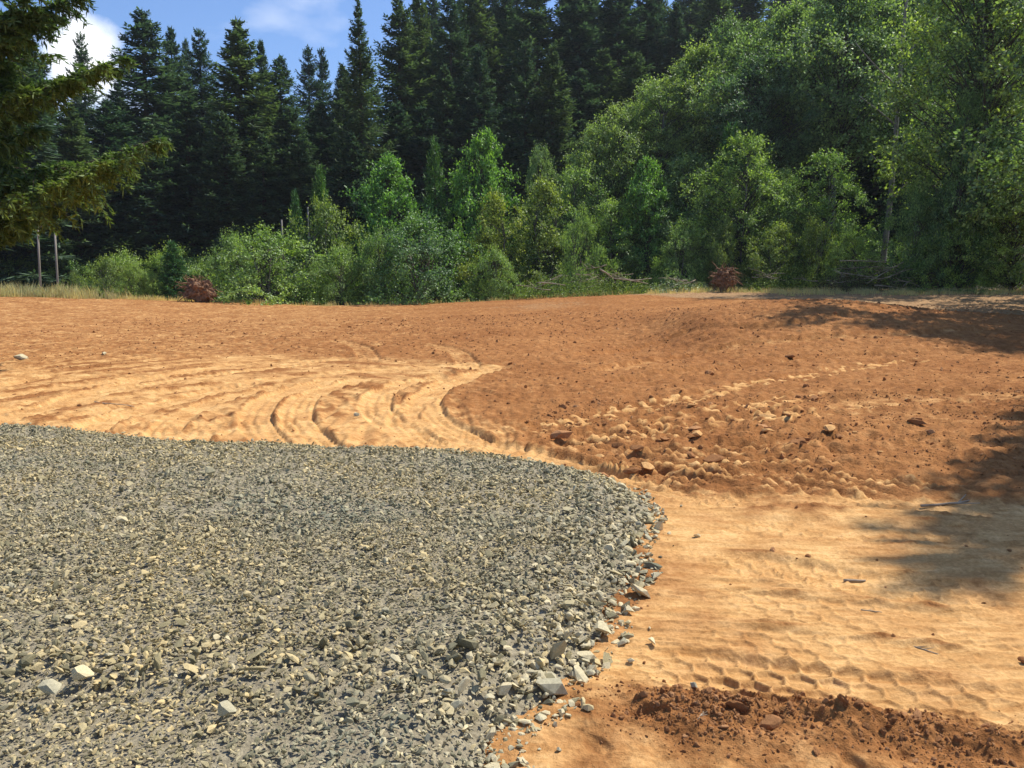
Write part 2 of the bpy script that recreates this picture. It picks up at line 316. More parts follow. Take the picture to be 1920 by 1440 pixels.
# sweeping tyre tracks across the middle
tk([(-150, 800), (60, 765), (300, 735), (560, 705), (760, 690), (980, 688)], 0.28, 0.035, 'lug', 0.022, 0.9)
tk([(-150, 765), (60, 735), (300, 705), (480, 680), (700, 672)], 0.28, 0.03, 'lug', 0.022, 0.8)
tk([(940, 688), (850, 712), (800, 745), (812, 785), (890, 825), (1020, 858), (1190, 900), (1330, 930)], 0.26, 0.045, 'lug', 0.026, 1.0)
tk([(860, 700), (745, 722), (705, 752), (730, 790), (820, 835), (950, 870)], 0.24, 0.045, 'lug', 0.026, 1.0)
tk([(700, 705), (590, 735), (555, 775), (590, 830), (640, 860)], 0.24, 0.04, 'lug', 0.028, 1.0)
tk([(640, 705), (520, 740), (480, 780), (510, 835), (550, 860)], 0.22, 0.045, 'lug', 0.026, 1.0)
tk([(500, 712), (350, 745), (200, 790), (120, 830)], 0.24, 0.04, 'lug', 0.024, 0.9)
tk([(420, 690), (250, 715), (90, 760), (-60, 810)], 0.22, 0.035, 'lug', 0.024, 0.9)
tk([(395, 800), (370, 815), (350, 845)], 0.2, 0.03, 'lug', 0.024, 0.8)
tk([(785, 643), (845, 655), (872, 675), (880, 695)], 0.26, 0.03, 'lug', 0.02, 0.5)
tk([(620, 636), (672, 650), (690, 668), (688, 680)], 0.26, 0.03, 'lug', 0.02, 0.4)
tk([(900, 700), (820, 730), (760, 770), (780, 815), (880, 855)], 0.2, 0.035, 'lug', 0.026, 0.9)
tk([(560, 715), (430, 745), (330, 785), (300, 835)], 0.2, 0.03, 'lug', 0.024, 0.8)
tk([(620, 680), (420, 700), (200, 735), (0, 790), (-100, 820)], 0.22, 0.03, 'lug', 0.022, 0.9)
tk([(1000, 845), (1120, 878), (1250, 915), (1450, 945)], 0.2, 0.03, 'lug', 0.02, 0.7)
# crawler tracks with bold cleats on the right
tk([(930, 815), (1060, 795), (1180, 772), (1300, 747), (1440, 718), (1600, 690), (1750, 672)], 0.34, 0.04, 'cleat', 0.085, 0.66, 0.28, 0.3)
tk([(960, 850), (1100, 832), (1250, 812), (1400, 792), (1560, 768), (1700, 745)], 0.34, 0.03, 'cleat', 0.085, 0.4, 0.28, 0.4)
tk([(1010, 868), (1150, 862), (1300, 858), (1480, 850), (1650, 850)], 0.42, 0.03, 'cleat', 0.09, 0.26, 0.28, 0.9)
tk([(1080, 885), (1250, 893), (1450, 902), (1650, 915), (1900, 935)], 0.42, 0.02, 'cleat', 0.09, 0.31, 0.28, 1.1)
tk([(1000, 832), (1150, 812), (1300, 785), (1450, 755), (1600, 730)], 0.3, 0.03, 'cleat', 0.08, 0.4, 0.28, 0.5)
tk([(1040, 880), (1250, 880), (1480, 880), (1700, 892)], 0.34, 0.03, 'cleat', 0.08, 0.3, 0.30, 1.2)
tk([(1480, 760), (1650, 750), (1800, 742), (2000, 735)], 0.5, 0.05, 'lug', 0.012, 0.45)
tk([(1530, 800), (1680, 780), (1850, 790), (2000, 820)], 0.4, 0.02, 'lug', 0.006, 0.3)
# lines over the hump
tk([(1080, 668), (1250, 640), (1450, 615), (1650, 600), (1900, 590)], 0.35, 0.06, 'lug', 0.01, 0.1)
tk([(1120, 700), (1300, 668), (1480, 640), (1700, 628), (1900, 622)], 0.35, 0.06, 'lug', 0.01, 0.35)
tk([(1130, 720), (1350, 695), (1600, 668), (1900, 660)], 0.35, 0.05, 'cleat', 0.03, 0.1)
# block-tread tyre marks on the light ground, lower right
tk([(1150, 930), (1350, 938), (1600, 940), (1980, 962)], 0.20, 0.02, 'hex', 0.020, 0.8, 0.14)
tk([(1240, 985), (1500, 990), (1800, 1000), (2050, 1020)], 0.25, 0.015, 'hex', 0.012, 0.8, 0.14)
tk([(1220, 1045), (1420, 1060), (1620, 1092), (1800, 1112), (2050, 1140)], 0.22, 0.025, 'hex', 0.020, 0.9, 0.14)
tk([(1200, 1110), (1400, 1130), (1650, 1160), (2050, 1215)], 0.2, 0.015, 'hex', 0.010, 0.9, 0.14)
tk([(1160, 1170), (1400, 1200), (1700, 1240), (2050, 1290)], 0.2, 0.012, 'hex', 0.010, 0.9, 0.14)
tk([(1080, 1262), (1260, 1262), (1500, 1288), (1750, 1325), (2100, 1375)], 0.26, 0.03, 'hex', 0.025, 1.0, 0.135)
tk([(960, 1400), (1150, 1400), (1350, 1440), (1550, 1500)], 0.2, 0.02, 'lug', 0.006, 0.45, 0.10)
LIGHT = np.array([G(*p) for p in [(-700, 700), (0, 692), (200, 672), (480, 668), (720, 672), (940, 684), (860, 712), (825, 745), (850, 785), (950, 825), (1070, 862), (1180, 893), (1260, 925), (1500, 945), (1700, 938), (2400, 950),
    (2600, 1330), (1920, 1385), (1600, 1330), (1300, 1285), (1090, 1258), (1190, 1110), (1240, 980), (1130, 890), (900, 850), (500, 840), (0, 815), (-700, 800)]])
BERM = catmull([G(*p) for p in [(1040, 1288), (1130, 1300), (1300, 1328), (1480, 1352), (1650, 1375), (1850, 1405), (2200, 1450)]], 0.05)

def nearest(x, y, P, reach):
    """arc length and signed offset from path P for the points within reach of it"""
    lo = P.min(0) - reach; hi = P.max(0) + reach
    idx = np.where((x > lo[0]) & (x < hi[0]) & (y > lo[1]) & (y < hi[1]))[0]
    if len(idx) == 0: return idx, idx, idx, idx
    S = np.concatenate([[0], np.cumsum(np.linalg.norm(np.diff(P, axis=0), axis=1))]); T = unit(np.gradient(P, axis=0))
    s = np.empty(len(idx)); t = np.empty(len(idx))
    for c in range(0, len(idx), 20000):
        ii = idx[c:c + 20000]; dx = x[ii][:, None] - P[None, :, 0]; dy = y[ii][:, None] - P[None, :, 1]
        k = np.argmin(dx * dx + dy * dy, 1); r = np.arange(len(ii)); ex = dx[r, k]; ey = dy[r, k]
        s[c:c + 20000] = S[k] + ex * T[k, 0] + ey * T[k, 1]; t[c:c + 20000] = -ex * T[k, 1] + ey * T[k, 0]
    ends = sstep(-0.1, 0.9, s) * sstep(-0.1, 0.9, S[-1] - s); keep = (np.abs(t) < reach) & (ends > 0)
    return idx[keep], s[keep], t[keep], ends[keep]
def hexedge(u, v):
    """distance-like value to the edges of a hexagonal tiling (0 at an edge)"""
    r3 = math.sqrt(3)
    def cell(a, b):
        qx = (a + 0.5) % 1.0 - 0.5; qy = (b + r3 / 2) % r3 - r3 / 2; return qx, qy
    ax, ay = cell(u, v); bx, by = cell(u - 0.5, v - r3 / 2)
    pick = ax * ax + ay * ay < bx * bx + by * by
    x = np.abs(np.where(pick, ax, bx)); y = np.abs(np.where(pick, ay, by))
    return 0.5 - np.maximum(x, x * 0.5 + y * r3 / 2)
def relief(x, y):
    """fine relief of the soil and its colour zones: heights, compact, margin, forest floor"""
    shp = x.shape; x = x.ravel(); y = y.ravel()
    warp = 0.10 * fbm(x, y, 0.7, 3, 91)
    dist = np.hypot(x, y); sf = 0.10 + 0.055 * dist
    light = sstep(-0.9, 1.1, poly_sdf(x + warp * 2, y + warp * 2, LIGHT) / sf + 1.6 * fbm(x, y * 0.6, 1.6, 4, 33, 0.65))
    loose = 1 - light
    amp = 1 + 1.3 * np.exp(-(((x - 3.4) / 4.0) ** 2 + ((y - 8.8) / 1.7) ** 2)) + 0.4 * sstep(-1, 3, x)
    rdg = ridged(x * 0.5 + 0.35 * y, y - 0.2 * x, 0.5, 3, 181)
    z = loose * amp * (0.022 * rdg * sstep(0, 3, x) + 0.040 * fbm(x, y, 0.28, 3, 18, 0.6) * sstep(5, 11, dist) + 0.016 * ridged(x, y, 0.34, 3, 7) + 0.013 * fbm(x, y, 0.10, 3, 8) + 0.02 * fbm(x, y, 0.9, 2, 12))
    pit = fbm(x, y, 0.22, 2, 15); z -= loose * 0.03 * sstep(0.28, 0.5, pit)
    z += light * (0.004 * fbm(x, y, 0.15, 3, 21) + 0.015 * fbm(x, y, 0.8, 3, 22))
    z += 0.05 * fbm(x, y, 5.0, 3, 44) * sstep(9, 20, dist)
    cc = G(330, 800); ro = np.hypot((x - cc[0]) * 1.0, (y - cc[1]) * 0.62) + 0.25 * noise2(x / 1.6, y / 1.6, 151); th = np.arctan2(y - cc[1], x - cc[0])
    sw = noise2(ro / 0.16, th * 2.2, 152) + 0.6 * noise2(ro / 0.07, th * 5, 153); fr_ = sstep(7.2, 8.6, y) * sstep(-0.2, 0.5, light)
    z += fr_ * (0.034 * sw + 0.02 * sstep(0.3, 0.7, noise2(ro / 0.3, th * 4, 154))); swc = fr_ * sstep(0.05, 0.6, noise2(ro / 0.30, th * 3, 154) + 0.35 * sw)
    yw = y + 0.25 * noise2(x / 2.5, y / 2.5, 52) + 0.06 * x          # wheel-drag streaks on the driven ground
    stk = noise2(x / 0.75, yw / 0.055, 53) + 0.6 * noise2(x / 0.3, yw / 0.028, 54); fal = sstep(8.0, 5.5, y)
    z += light * fal * (0.010 * sstep(0.12, 0.5, stk) + 0.004 * stk)
    dr = sstep(0.1, 0.55, noise2(x / 1.3, yw / 0.22, 55)) * light * fal
    stk2 = noise2(x / 0.2, y / 0.2, 57) * sstep(0.0, 0.4, noise2(x / 1.1, y / 0.9, 58)); z += light * 0.005 * stk2
    far = sstep(8, 12, y)
    mott = sstep(-0.1, 0.5, fbm(x, y, 1.4, 4, 34, 0.6))
    comp = light * (0.92 - 0.30 * far - 0.40 * swc - 0.28 * dr - 0.16 * far * mott) + loose * (0.10 + 0.26 * sstep(2, -9, x) * sstep(9, 14, y) + 0.34 * sstep(3.7, 3.3, y) + 0.12 * mott)
    for P, hw, dep, pat, pa, cm, per, skew in TRK:
        idx, s, t, e = nearest(x, y, P, hw * 1.7 + 0.05)
        if len(idx) == 0: continue
        wv = noise2(s / 0.9, s * 0 + hw * 91, 3) * 0.03; tt = np.abs(t + wv) / hw
        inside = 1 - sstep(0.86, 1.06, tt); st = e * np.clip(0.95 + 0.8 * noise2(s / 1.2, t / 0.5, 51), 0.1, 1.5)
        berm = np.exp(-((tt - 1.2) / 0.16) ** 2) * np.clip(0.45 + 1.3 * noise2(s / 0.45, t / 0.3, 61) + 0.6 * noise2(s / 0.1, t / 0.1, 62), 0, 2)
        if pat == 'hex':
            h = hexedge(s / per, (t + hw) / per); h = h + 0.035 * noise2(s / 0.08, t / 0.08, 66); pt = np.exp(-(h / 0.085) ** 2) * np.clip(0.9 + 0.6 * noise2(s / 0.5, t / 0.25, 67), 0.2, 1.3) - 0.2
        elif pat == 'lug':
            ph = (s + 0.45 * np.abs(t)) / per; pt = np.clip(np.sin(2 * math.pi * ph) * 1.6, -1, 1) * 0.45 * (1 + noise2(s / 0.6, t / 0.3, 64)) + 0.32 * np.sin(2 * math.pi * t / 0.125 + 1.6 * noise2(s / 0.7, t * 0, 63)) * (1 + 1.2 * noise2(s / 0.9, t / 0.15, 65))
        else:
            ph = (s + skew * t + 0.05 * noise2(s / 0.4, t / 0.3, 71)) / per; w = (ph % 1.0); pt = np.where(w < 0.68, (w / 0.68) ** 1.3, (1 - w) / 0.32) - 0.5
            pt = pt * (0.85 + 0.6 * noise2(s / 0.5, t / 0.4, 73)) + 0.14 * noise2(s / 0.12, t / 0.12, 75)
        z[idx] = z[idx] * (1 - 0.6 * inside * e * (pat != 'cleat')) + st * (-dep * inside + dep * 0.55 * berm + pa * pt * inside * sstep(1.0, 0.85, tt))
        if pat == 'hex': comp[idx] -= 0.55 * np.clip(pt + 0.2, 0, 1) * inside * e * (y[idx] < 6.5)  # tread ridges darkened: loose crumbs, plus their thin shade lines painted into the colour
        if pat == 'cleat': comp[idx] = np.clip(comp[idx] + cm * inside * e * 1.6 * sstep(0.12, 0.4, pt), 0, 1)
        else: comp[idx] = np.clip(comp[idx] * (1 - 0.7 * inside * e) + cm * 0.7 * inside * e + 0.25 * comp[idx] * inside * e * (pat != 'hex'), 0, 1); comp[idx] *= 1 - 0.45 * np.clip(berm, 0, 1) * e
    idx, s, t, e = nearest(x, y, BERM, 0.6)
    if len(idx):
        g = np.exp(-((t + 0.05 * noise2(s / 0.5, s * 0, 4)) / 0.16) ** 2)
        z[idx] += e * g * (0.03 + 0.05 * noise2(s / 0.35, t / 0.3, 81) + 0.04 * ridged(x[idx], y[idx], 0.14, 3, 83)) - e * 0.012 * np.exp(-((t - 0.28) / 0.1) ** 2)
        comp[idx] *= 1 - 0.95 * e * np.exp(-(t / 0.22) ** 2)
    # margin and forest floor
    ml = np.clip(47 - 1.6 * (x - 6), 25, 48); mr = sstep(-1.5, 3.5, y - ml + 3 * noise2(x / 4, y / 4, 6)) * sstep(4, 9, x) + sstep(49.5, 53, y) * (1 - sstep(4, 14, x)) + 0.45 * np.exp(-(((x - 1.5) / 4) ** 2 + ((y - 40) / 5) ** 2))
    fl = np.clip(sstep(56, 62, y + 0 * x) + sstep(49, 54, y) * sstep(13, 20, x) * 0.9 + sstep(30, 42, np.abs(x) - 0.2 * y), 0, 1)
    z += fl * 0.12 * fbm(x, y, 1.5, 3, 66)
    return z.reshape(shp), comp.reshape(shp), np.clip(mr, 0, 1).reshape(shp), fl.reshape(shp)

# ------------------------------------------------------------------ the ground, one sheet
az_f = np.linspace(-math.radians(37), math.radians(37), 810)
az_o = np.linspace(math.radians(37), math.radians(323), 70)[1:-1]
az = np.concatenate([az_f, az_o]); nf = len(az)
rows = list(np.linspace(0.25, 2.45, 8)); r = 2.5
while r < 62:
    rows.append(r); r += min((0.62 if r < 4.8 else 1.15) * (r * r + 3.2) / (CAM_H * 804), 0.065 + 0.0026 * r)
r = 63
while r < 900: rows.append(r); r *= 1.035
rows = np.array(rows); AA, RR = np.meshgrid(az, rows)
gx = np.sin(AA) * RR; gy = np.cos(AA) * RR
hz, comp, mar, flo = relief(gx, gy)
coarse = (AA > math.radians(38)) | (RR > 62.5); hz = np.where(coarse, 0, hz)
gd = poly_sdf(gx, gy, GRAVEL)
gz = base_height(gx, gy) + hz - 0.10 * sstep(0.05, 0.5, gd)
nr = len(rows); ii = np.arange(nr - 1)[:, None] * nf; jj = np.arange(nf)[None]; j2 = (jj + 1) % nf
quads = np.stack([ii + jj, ii + j2, ii + nf + j2, ii + nf + jj], -1).reshape(-1, 4)[:, ::-1]
V = np.stack([gx, gy, gz], -1).reshape(-1, 3); V = np.vstack([V, [[0, 0, float(base_height(0, 0))]]])
c0 = len(V) - 1; tri = np.array([[c0, (j + 1) % nf, j] for j in range(nf)])
me = mesh_np('ground', V, [quads, tri], [M['ground']], True)
ca = me.color_attributes.new('zone', 'FLOAT_COLOR', 'POINT')
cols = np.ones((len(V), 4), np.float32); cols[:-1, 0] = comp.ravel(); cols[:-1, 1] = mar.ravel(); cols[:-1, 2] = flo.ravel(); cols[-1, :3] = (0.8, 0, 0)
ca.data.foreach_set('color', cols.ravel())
ground = obj('ground', me); ground['kind'] = 'structure'
# a sampled copy of the surface for standing things on it
def surf(x, y):
    x = np.atleast_1d(np.asarray(x, float)); y = np.atleast_1d(np.asarray(y, float))
    a = np.arctan2(x, y); r = np.hypot(x, y)
    ci = np.clip((a - az_f[0]) / (az_f[1] - az_f[0]), 0, len(az_f) - 2); ri = np.clip(np.interp(r, rows, np.arange(nr)), 0, nr - 2)
    c = ci.astype(int); q = ri.astype(int); fc = ci - c; fr = ri - q
    z = (gz[q, c] * (1 - fc) + gz[q, c + 1] * fc) * (1 - fr) + (gz[q + 1, c] * (1 - fc) + gz[q + 1, c + 1] * fc) * fr
    out = (np.abs(a) > math.radians(36.9)); return np.where(out, base_height(x, y), z)
def gz1(x, y): return float(surf(x, y)[0])

# ------------------------------------------------------------------ light summer haze
hm = bpy.data.materials.new('air_haze'); hm.use_nodes = True; hn = hm.node_tree; hn.nodes.clear()
pv = hn.nodes.new('ShaderNodeVolumePrincipled'); pv.inputs['Density'].default_value = 0.0002; pv.inputs['Color'].default_value = (0.86, 0.93, 1.0, 1); pv.inputs['Anisotropy'].default_value = 0.3
ho = hn.nodes.new('ShaderNodeOutputMaterial'); hn.links.new(pv.outputs[0], ho.inputs['Volume'])
bmh = bmesh.new(); bmesh.ops.create_cube(bmh, size=1.0, matrix=Matrix.Translation((0, 0, 44)) @ Matrix.Diagonal((1900, 1900, 132, 1))); hme = bpy.data.meshes.new('haze'); bmh.to_mesh(hme); bmh.free(); hme.materials.append(hm)
haze = obj('haze', hme); haze['kind'] = 'stuff'
SC.cycles.volume_bounces = 0

# ------------------------------------------------------------------ gravel pad
def pad_height(x, y, d=None):
    if d is None: d = poly_sdf(x, y, GRAVEL)
    far = sstep(5, 8, y)
    z = base_height(x, y) + (0.13 - 0.04 * far) * sstep(-0.03, 0.42, d) + (0.03 * fbm(x, y, 1.1, 3, 101) + 0.035 * np.clip(fbm(x, y, 0.35, 3, 103), 0, 1) * sstep(6.5, 8, y)) * sstep(0, 0.5, d) - 0.02 * (1 - sstep(-0.1, 0.05, d))
    w = G(0, 1300); w2 = G(700, 1350); yl = w[1] + (w2[1] - w[1]) * (x - w[0]) / (w2[0] - w[0])
    z = z - 0.035 * sstep(0.05, -0.15, y - yl) * sstep(0.2, 0.8, d); return z
px_ = np.arange(-11, 2.6, 0.06); py_ = np.arange(-2.5, 10.8, 0.06); PX, PY = np.meshgrid(px_, py_)
PD = poly_sdf(PX, PY, GRAVEL) + 0.04 * fbm(PX, PY, 0.3, 2, 5); PZ = pad_height(PX, PY, PD) - 0.012 + 0.012 * fbm(PX, PY, 0.12, 2, 14)
w_ = len(px_); a_ = (np.arange(len(py_) - 1)[:, None] * w_ + np.arange(w_ - 1)[None]); ok = (PD[:-1, :-1] > -0.02)
q_ = np.stack([a_, a_ + 1, a_ + w_ + 1, a_ + w_], -1)[ok]
used, inv = np.unique(q_, return_inverse=True); VV = np.stack([PX, PY, PZ], -1).reshape(-1, 3)[used]
pad = obj('gravel_pad', mesh_np('gravel_pad', VV, inv.reshape(-1, 4), [M['fines']], True)); pad['kind'] = 'structure'
rg = np.random.default_rng(11)
def hull_stone(seed, flat=0.7, n=13):
    r_ = np.random.default_rng(seed); bm = bmesh.new()
    P = unit(r_.normal(size=(n, 3))) * r_.uniform(0.75, 1.0, (n, 1)) * np.array([1, r_.uniform(0.6, 0.9), flat * r_.uniform(0.75, 1.1)]) * 0.5
    for p in P: bm.verts.new(p)
    bmesh.ops.convex_hull(bm, input=bm.verts[:]); 
    for v in [v for v in bm.verts if not v.link_faces]: bm.verts.remove(v)
    bmesh.ops.triangulate(bm, faces=bm.faces[:]); me = bpy.data.meshes.new('stone_shape'); bm.to_mesh(me); bm.free(); return me
stones_dark = [hull_stone(s, [0.7, 0.55, 0.85, 0.6][s % 4]) for s in range(8)]
stones_pale = [hull_stone(s + 50, 0.75, 15) for s in range(5)]
for m_ in stones_dark: m_.materials.append(M['stone'])
for m_ in stones_pale: m_.materials.append(M['stone_pale'])
def clod_shape(seed):
    r_ = np.random.default_rng(seed); bm = bmesh.new(); bmesh.ops.create_icosphere(bm, subdivisions=2, radius=0.5)
    ph = r_.uniform(0, 6, 6)
    for v in bm.verts:
        c = v.co; k = 1 + 0.22 * math.sin(5 * c.x + ph[0]) * math.sin(6 * c.y + ph[1]) + 0.16 * math.sin(11 * c.z + ph[2]) * math.sin(10 * c.x + ph[3]) + r_.uniform(-0.09, 0.09)
        v.co = Vector((c.x * k, c.y * k * 0.85, c.z * k * 0.7))
    me = bpy.data.meshes.new('clod_shape'); bm.to_mesh(me); bm.free(); me.materials.append(M['clod']); return me
clods = [clod_shape(s) for s in range(5)]
def scatter(name, meshes, P, rot, scl, idx, parent=None):
    """one object whose pieces are placed by geometry nodes"""
    me = bpy.data.meshes.new(name); me.vertices.add(len(P)); me.vertices.foreach_set('co', np.asarray(P, np.float32).ravel())
    a = me.attributes.new('rot', 'FLOAT_VECTOR', 'POINT'); a.data.foreach_set('vector', np.asarray(rot, np.float32).ravel())
    a = me.attributes.new('scl', 'FLOAT_VECTOR', 'POINT'); a.data.foreach_set('vector', np.asarray(scl, np.float32).ravel())
    a = me.attributes.new('pick', 'INT', 'POINT'); a.data.foreach_set('value', np.asarray(idx, np.int32))
    col = bpy.data.collections.new(name + '_shapes')
    for i, m_ in enumerate(meshes):
        col.objects.link(bpy.data.objects.new('%s_shape_%02d' % (name, i), m_))
    o = obj(name, me, parent); ng = bpy.data.node_groups.new(name + '_scatter', 'GeometryNodeTree')
    ng.interface.new_socket('Geometry', in_out='INPUT', socket_type='NodeSocketGeometry'); ng.interface.new_socket('Geometry', in_out='OUTPUT', socket_type='NodeSocketGeometry')
    gi = ng.nodes.new('NodeGroupInput'); go = ng.nodes.new('NodeGroupOutput'); ip = ng.nodes.new('GeometryNodeInstanceOnPoints'); ci = ng.nodes.new('GeometryNodeCollectionInfo')
    ci.inputs['Collection'].default_value = col; ci.inputs['Separate Children'].default_value = True; ci.inputs['Reset Children'].default_value = True
    ip.inputs['Pick Instance'].default_value = True
    def na(n_, t_):
        q = ng.nodes.new('GeometryNodeInputNamedAttribute'); q.data_type = t_; q.inputs['Name'].default_value = n_; return q.outputs['Attribute']
    ng.links.new(gi.outputs[0], ip.inputs['Points']); ng.links.new(ci.outputs[0], ip.inputs['Instance'])
    ng.links.new(na('pick', 'INT'), ip.inputs['Instance Index']); ng.links.new(na('scl', 'FLOAT_VECTOR'), ip.inputs['Scale'])
    e2r = ng.nodes.new('FunctionNodeEulerToRotation'); ng.links.new(na('rot', 'FLOAT_VECTOR'), e2r.inputs[0]); ng.links.new(e2r.outputs[0], ip.inputs['Rotation'])
    ng.links.new(ip.outputs[0], go.inputs[0]); md = o.modifiers.new('scatter', 'NODES'); md.node_group = ng; return o
# stones: positions, sizes
n_try = 230000
sx = rg.uniform(-10.5, 2.2, n_try); sy = rg.uniform(0.9, 10.6, n_try); sdv = poly_sdf(sx, sy, GRAVEL)
inview = (np.abs(sx) < 0.70 * sy + 0.7)
rr_ = np.hypot(sx, sy)
edge_r = np.exp(-np.clip(sdv, 0, 9) / 0.42) * sstep(7.6, 6.0, sy)             # coarse stones rolled to the near right edge
coarse_band = np.exp(-((sy - (G(300, 1310)[1] + 0.02 * sx)) / 0.22) ** 2) * 0.5
fine_zone = np.clip(sstep(3.25, 2.95, sy + 0.25 * noise2(sx / 0.5, sy / 0.5, 9)) + 0.35 * sstep(0.1, 0.5, noise2(sx / 0.9, sy / 0.7, 19)), 0, 1)
size = 0.031 * np.exp(rg.normal(0, 0.38, n_try)) * (1 + 1.0 * edge_r + coarse_band) * (1 - 0.33 * fine_zone)
size = np.clip(size, 0.014, 0.14)
chip = np.zeros(n_try, bool); chip[:70000] = True
sy[chip] = 2.3 + (sy[chip] - 0.9) * 0.33; sdv = poly_sdf(sx, sy, GRAVEL); inview = (np.abs(sx) < 0.70 * sy + 0.7)
size[chip] = rg.uniform(0.010, 0.024, 70000)
keep = inview & (sdv > -0.03 - 0.05 * rg.random(n_try)) & (rg.random(n_try) < np.clip((0.032 / size) ** 1.6, 0.05, 1))
stray = (~keep) & inview & (sdv < -0.02) & (sdv > -0.5) & (rg.random(n_try) < 0.05 * np.exp(sdv / 0.08)); keep |= stray
sx, sy, sdv, size, edge_r, fine_zone = (a[keep] for a in (sx, sy, sdv, size, edge_r, fine_zone))
n = len(sx); zb = np.where(sdv > -0.02, pad_height(sx, sy, sdv), surf(sx, sy))
sz = zb + size * rg.uniform(0.0, 0.28, n) + 0.012 * np.maximum(0, rg.normal(0, 1, n)) * sstep(0, 0.2, sdv)
rot = np.stack([rg.normal(0, 0.5, n), rg.normal(0, 0.5, n), rg.uniform(0, 6.28, n)], -1)
scl = size[:, None] * np.stack([rg.uniform(0.9, 1.45, n), rg.uniform(0.8, 1.1, n), rg.uniform(0.5, 0.95, n)], -1)
tanprob = 0.02 + 0.62 * edge_r * sstep(1.5, 0.2, sdv) + 0.10 * sstep(0.1, 0.5, noise2(sx / 1.1, sy / 0.8, 29))
pale = rg.random(n) < tanprob
idx = np.where(pale, 8 + rg.integers(0, 5, n), rg.integers(0, 8, n))
allst = stones_dark + stones_pale
# a few stones one can single out in the photograph
special = [((1035, 1302), 0.17, 1, 1.0), ((1015, 1353), 0.10, 1, 0.5), ((95, 1300), 0.13, 1, 0.5), ((425, 1338), 0.10, 1, 0.95), ((1132, 1192), 0.17, 1, 0.5), ((1100, 1238), 0.12, 1, 0.6), ((905, 1275), 0.10, 0, 0.9), ((655, 1322), 0.10, 0, 0.9), ((155, 1272), 0.12, 1, 0.8), ((1180, 1150), 0.10, 1, 0.6), ((130, 1165), 0.10, 1, 0.5)]
spos = []
for (p, s, pl, fl_) in special:
    g = G(*p); d = float(poly_sdf(np.array([g[0]]), np.array([g[1]]), GRAVEL)[0]); zz = float(pad_height(np.array([g[0]]), np.array([g[1]]), np.array([d]))[0]) if d > -0.02 else gz1(*g)
    # step back along the sight line for the height of the pad
    spos.append((g[0] * (1 - zz / CAM_H), g[1] * (1 - zz / CAM_H), zz + s * 0.22, s, pl, fl_))
pxsize = size / np.hypot(sx, sy); vis = (np.abs(sx) < 0.64 * sy) & (sy > 2.6)
order = np.argsort(-np.where(vis, pxsize, 0)); top = order[:288]; rest = np.setdiff1d(np.arange(n), top)
gr = scatter('gravel', allst, np.stack([sx, sy, sz], -1)[rest], rot[rest], scl[rest], idx[rest], pad); gr['kind'] = 'stuff'
for k in top:
    o = obj('stone', allst[int(idx[k])], pad, (sx[k], sy[k], sz[k])); o.rotation_euler = rot[k]; o.scale = scl[k]
for j, (x, y, z, s, pl, fl_) in enumerate(spos):
    o = obj('stone', stones_pale[j % 5] if pl else stones_dark[j % 8], pad, (x, y, z)); o.rotation_euler = (0.15 * math.sin(j * 3), 0.2 * math.cos(j * 5), j * 1.3); o.scale = (s, s * 0.85, s * fl_)

# crumbs and clods of loose earth
def in_loose(x, y): return relief(x, y)[1]
nc = 60000
cx = np.concatenate([rg.uniform(-16, 20, nc), rg.uniform(0.3, 7.5, 14000)]); cy = np.concatenate([3.0 + 31 * rg.random(nc) ** 1.3, rg.uniform(7.0, 11.5, 14000)])
BP = BERM[rg.integers(0, len(BERM), 12000)]; cx = np.concatenate([cx, BP[:, 0] + rg.normal(0, 0.14, 12000)]); cy = np.concatenate([cy, BP[:, 1] + rg.normal(0, 0.14, 12000)])
kd = (np.abs(cx) < 0.72 * cy + 0.3) & (poly_sdf(cx, cy, GRAVEL) < -0.03); cx = cx[kd]; cy = cy[kd]
cmp_ = in_loose(cx, cy); clump = noise2(cx / 0.5, cy / 0.5, 77) + 0.5 * noise2(cx / 2.2, cy / 2.2, 78)
kd = rg.random(len(cx)) < np.where(cmp_ < 0.33, 0.30 + 0.9 * np.clip(clump, 0, 1), np.where(cmp_ < 0.56, 0.12 + 0.7 * np.clip(clump, 0, 1), 0.07)); cx = cx[kd]; cy = cy[kd]
n = len(cx); cs = 0.0048 * np.exp(rg.normal(0, 0.6, n)) * (1 + 0.16 * cy); cs = np.clip(cs, 0.004, 0.075)
cz = surf(cx, cy) + cs * 0.02
crumbs = scatter('loose_earth', clods, np.stack([cx, cy, cz], -1), rg.uniform(0, 6.28, (n, 3)), cs[:, None] * rg.uniform(0.7, 1.5, (n, 3)) * np.array([1.15, 1.15, 0.75]), rg.integers(0, 5, n)); crumbs['kind'] = 'stuff'
print('gravel', len(rest), 'crumbs', n)

# rocks lying on the dirt
def ground_rock(px, py, s, label, shape, mat, cat='rock', flat=0.7, name='rock', group=None):
    g = G(px, py); me_ = hull_stone(1000 + int(px), 0.9, 22) if shape == 'stone' else clod_shape(int(px))
    me_.materials.clear(); me_.materials.append(M[mat]); o = obj(name, me_, None, (g[0], g[1], gz1(*g) + s * flat * 0.28)); o.scale = (s, s * 0.8, s * flat); o.rotation_euler = (0.1, -0.12, px * 0.7)
    return tag(o, label, cat, group)
ground_rock(1330, 706, 0.24, 'dark red clod standing alone on the smooth slope below the tree shade', 'clod', 'clod', 'clod')
ground_rock(1050, 822, 0.30, 'large rust brown rock beside the crawler track just beyond the gravel', 'stone', 'clod', 'rock', 0.6)
ground_rock(40, 677, 0.42, 'pale flat rock at the upper left rim of the tyre tracks', 'stone', 'stone_pale', 'rock', 0.45)
ground_rock(196, 667, 0.22, 'small whitish stone on the red field above the left tracks', 'stone', 'stone_pale', 'rock', 0.5)
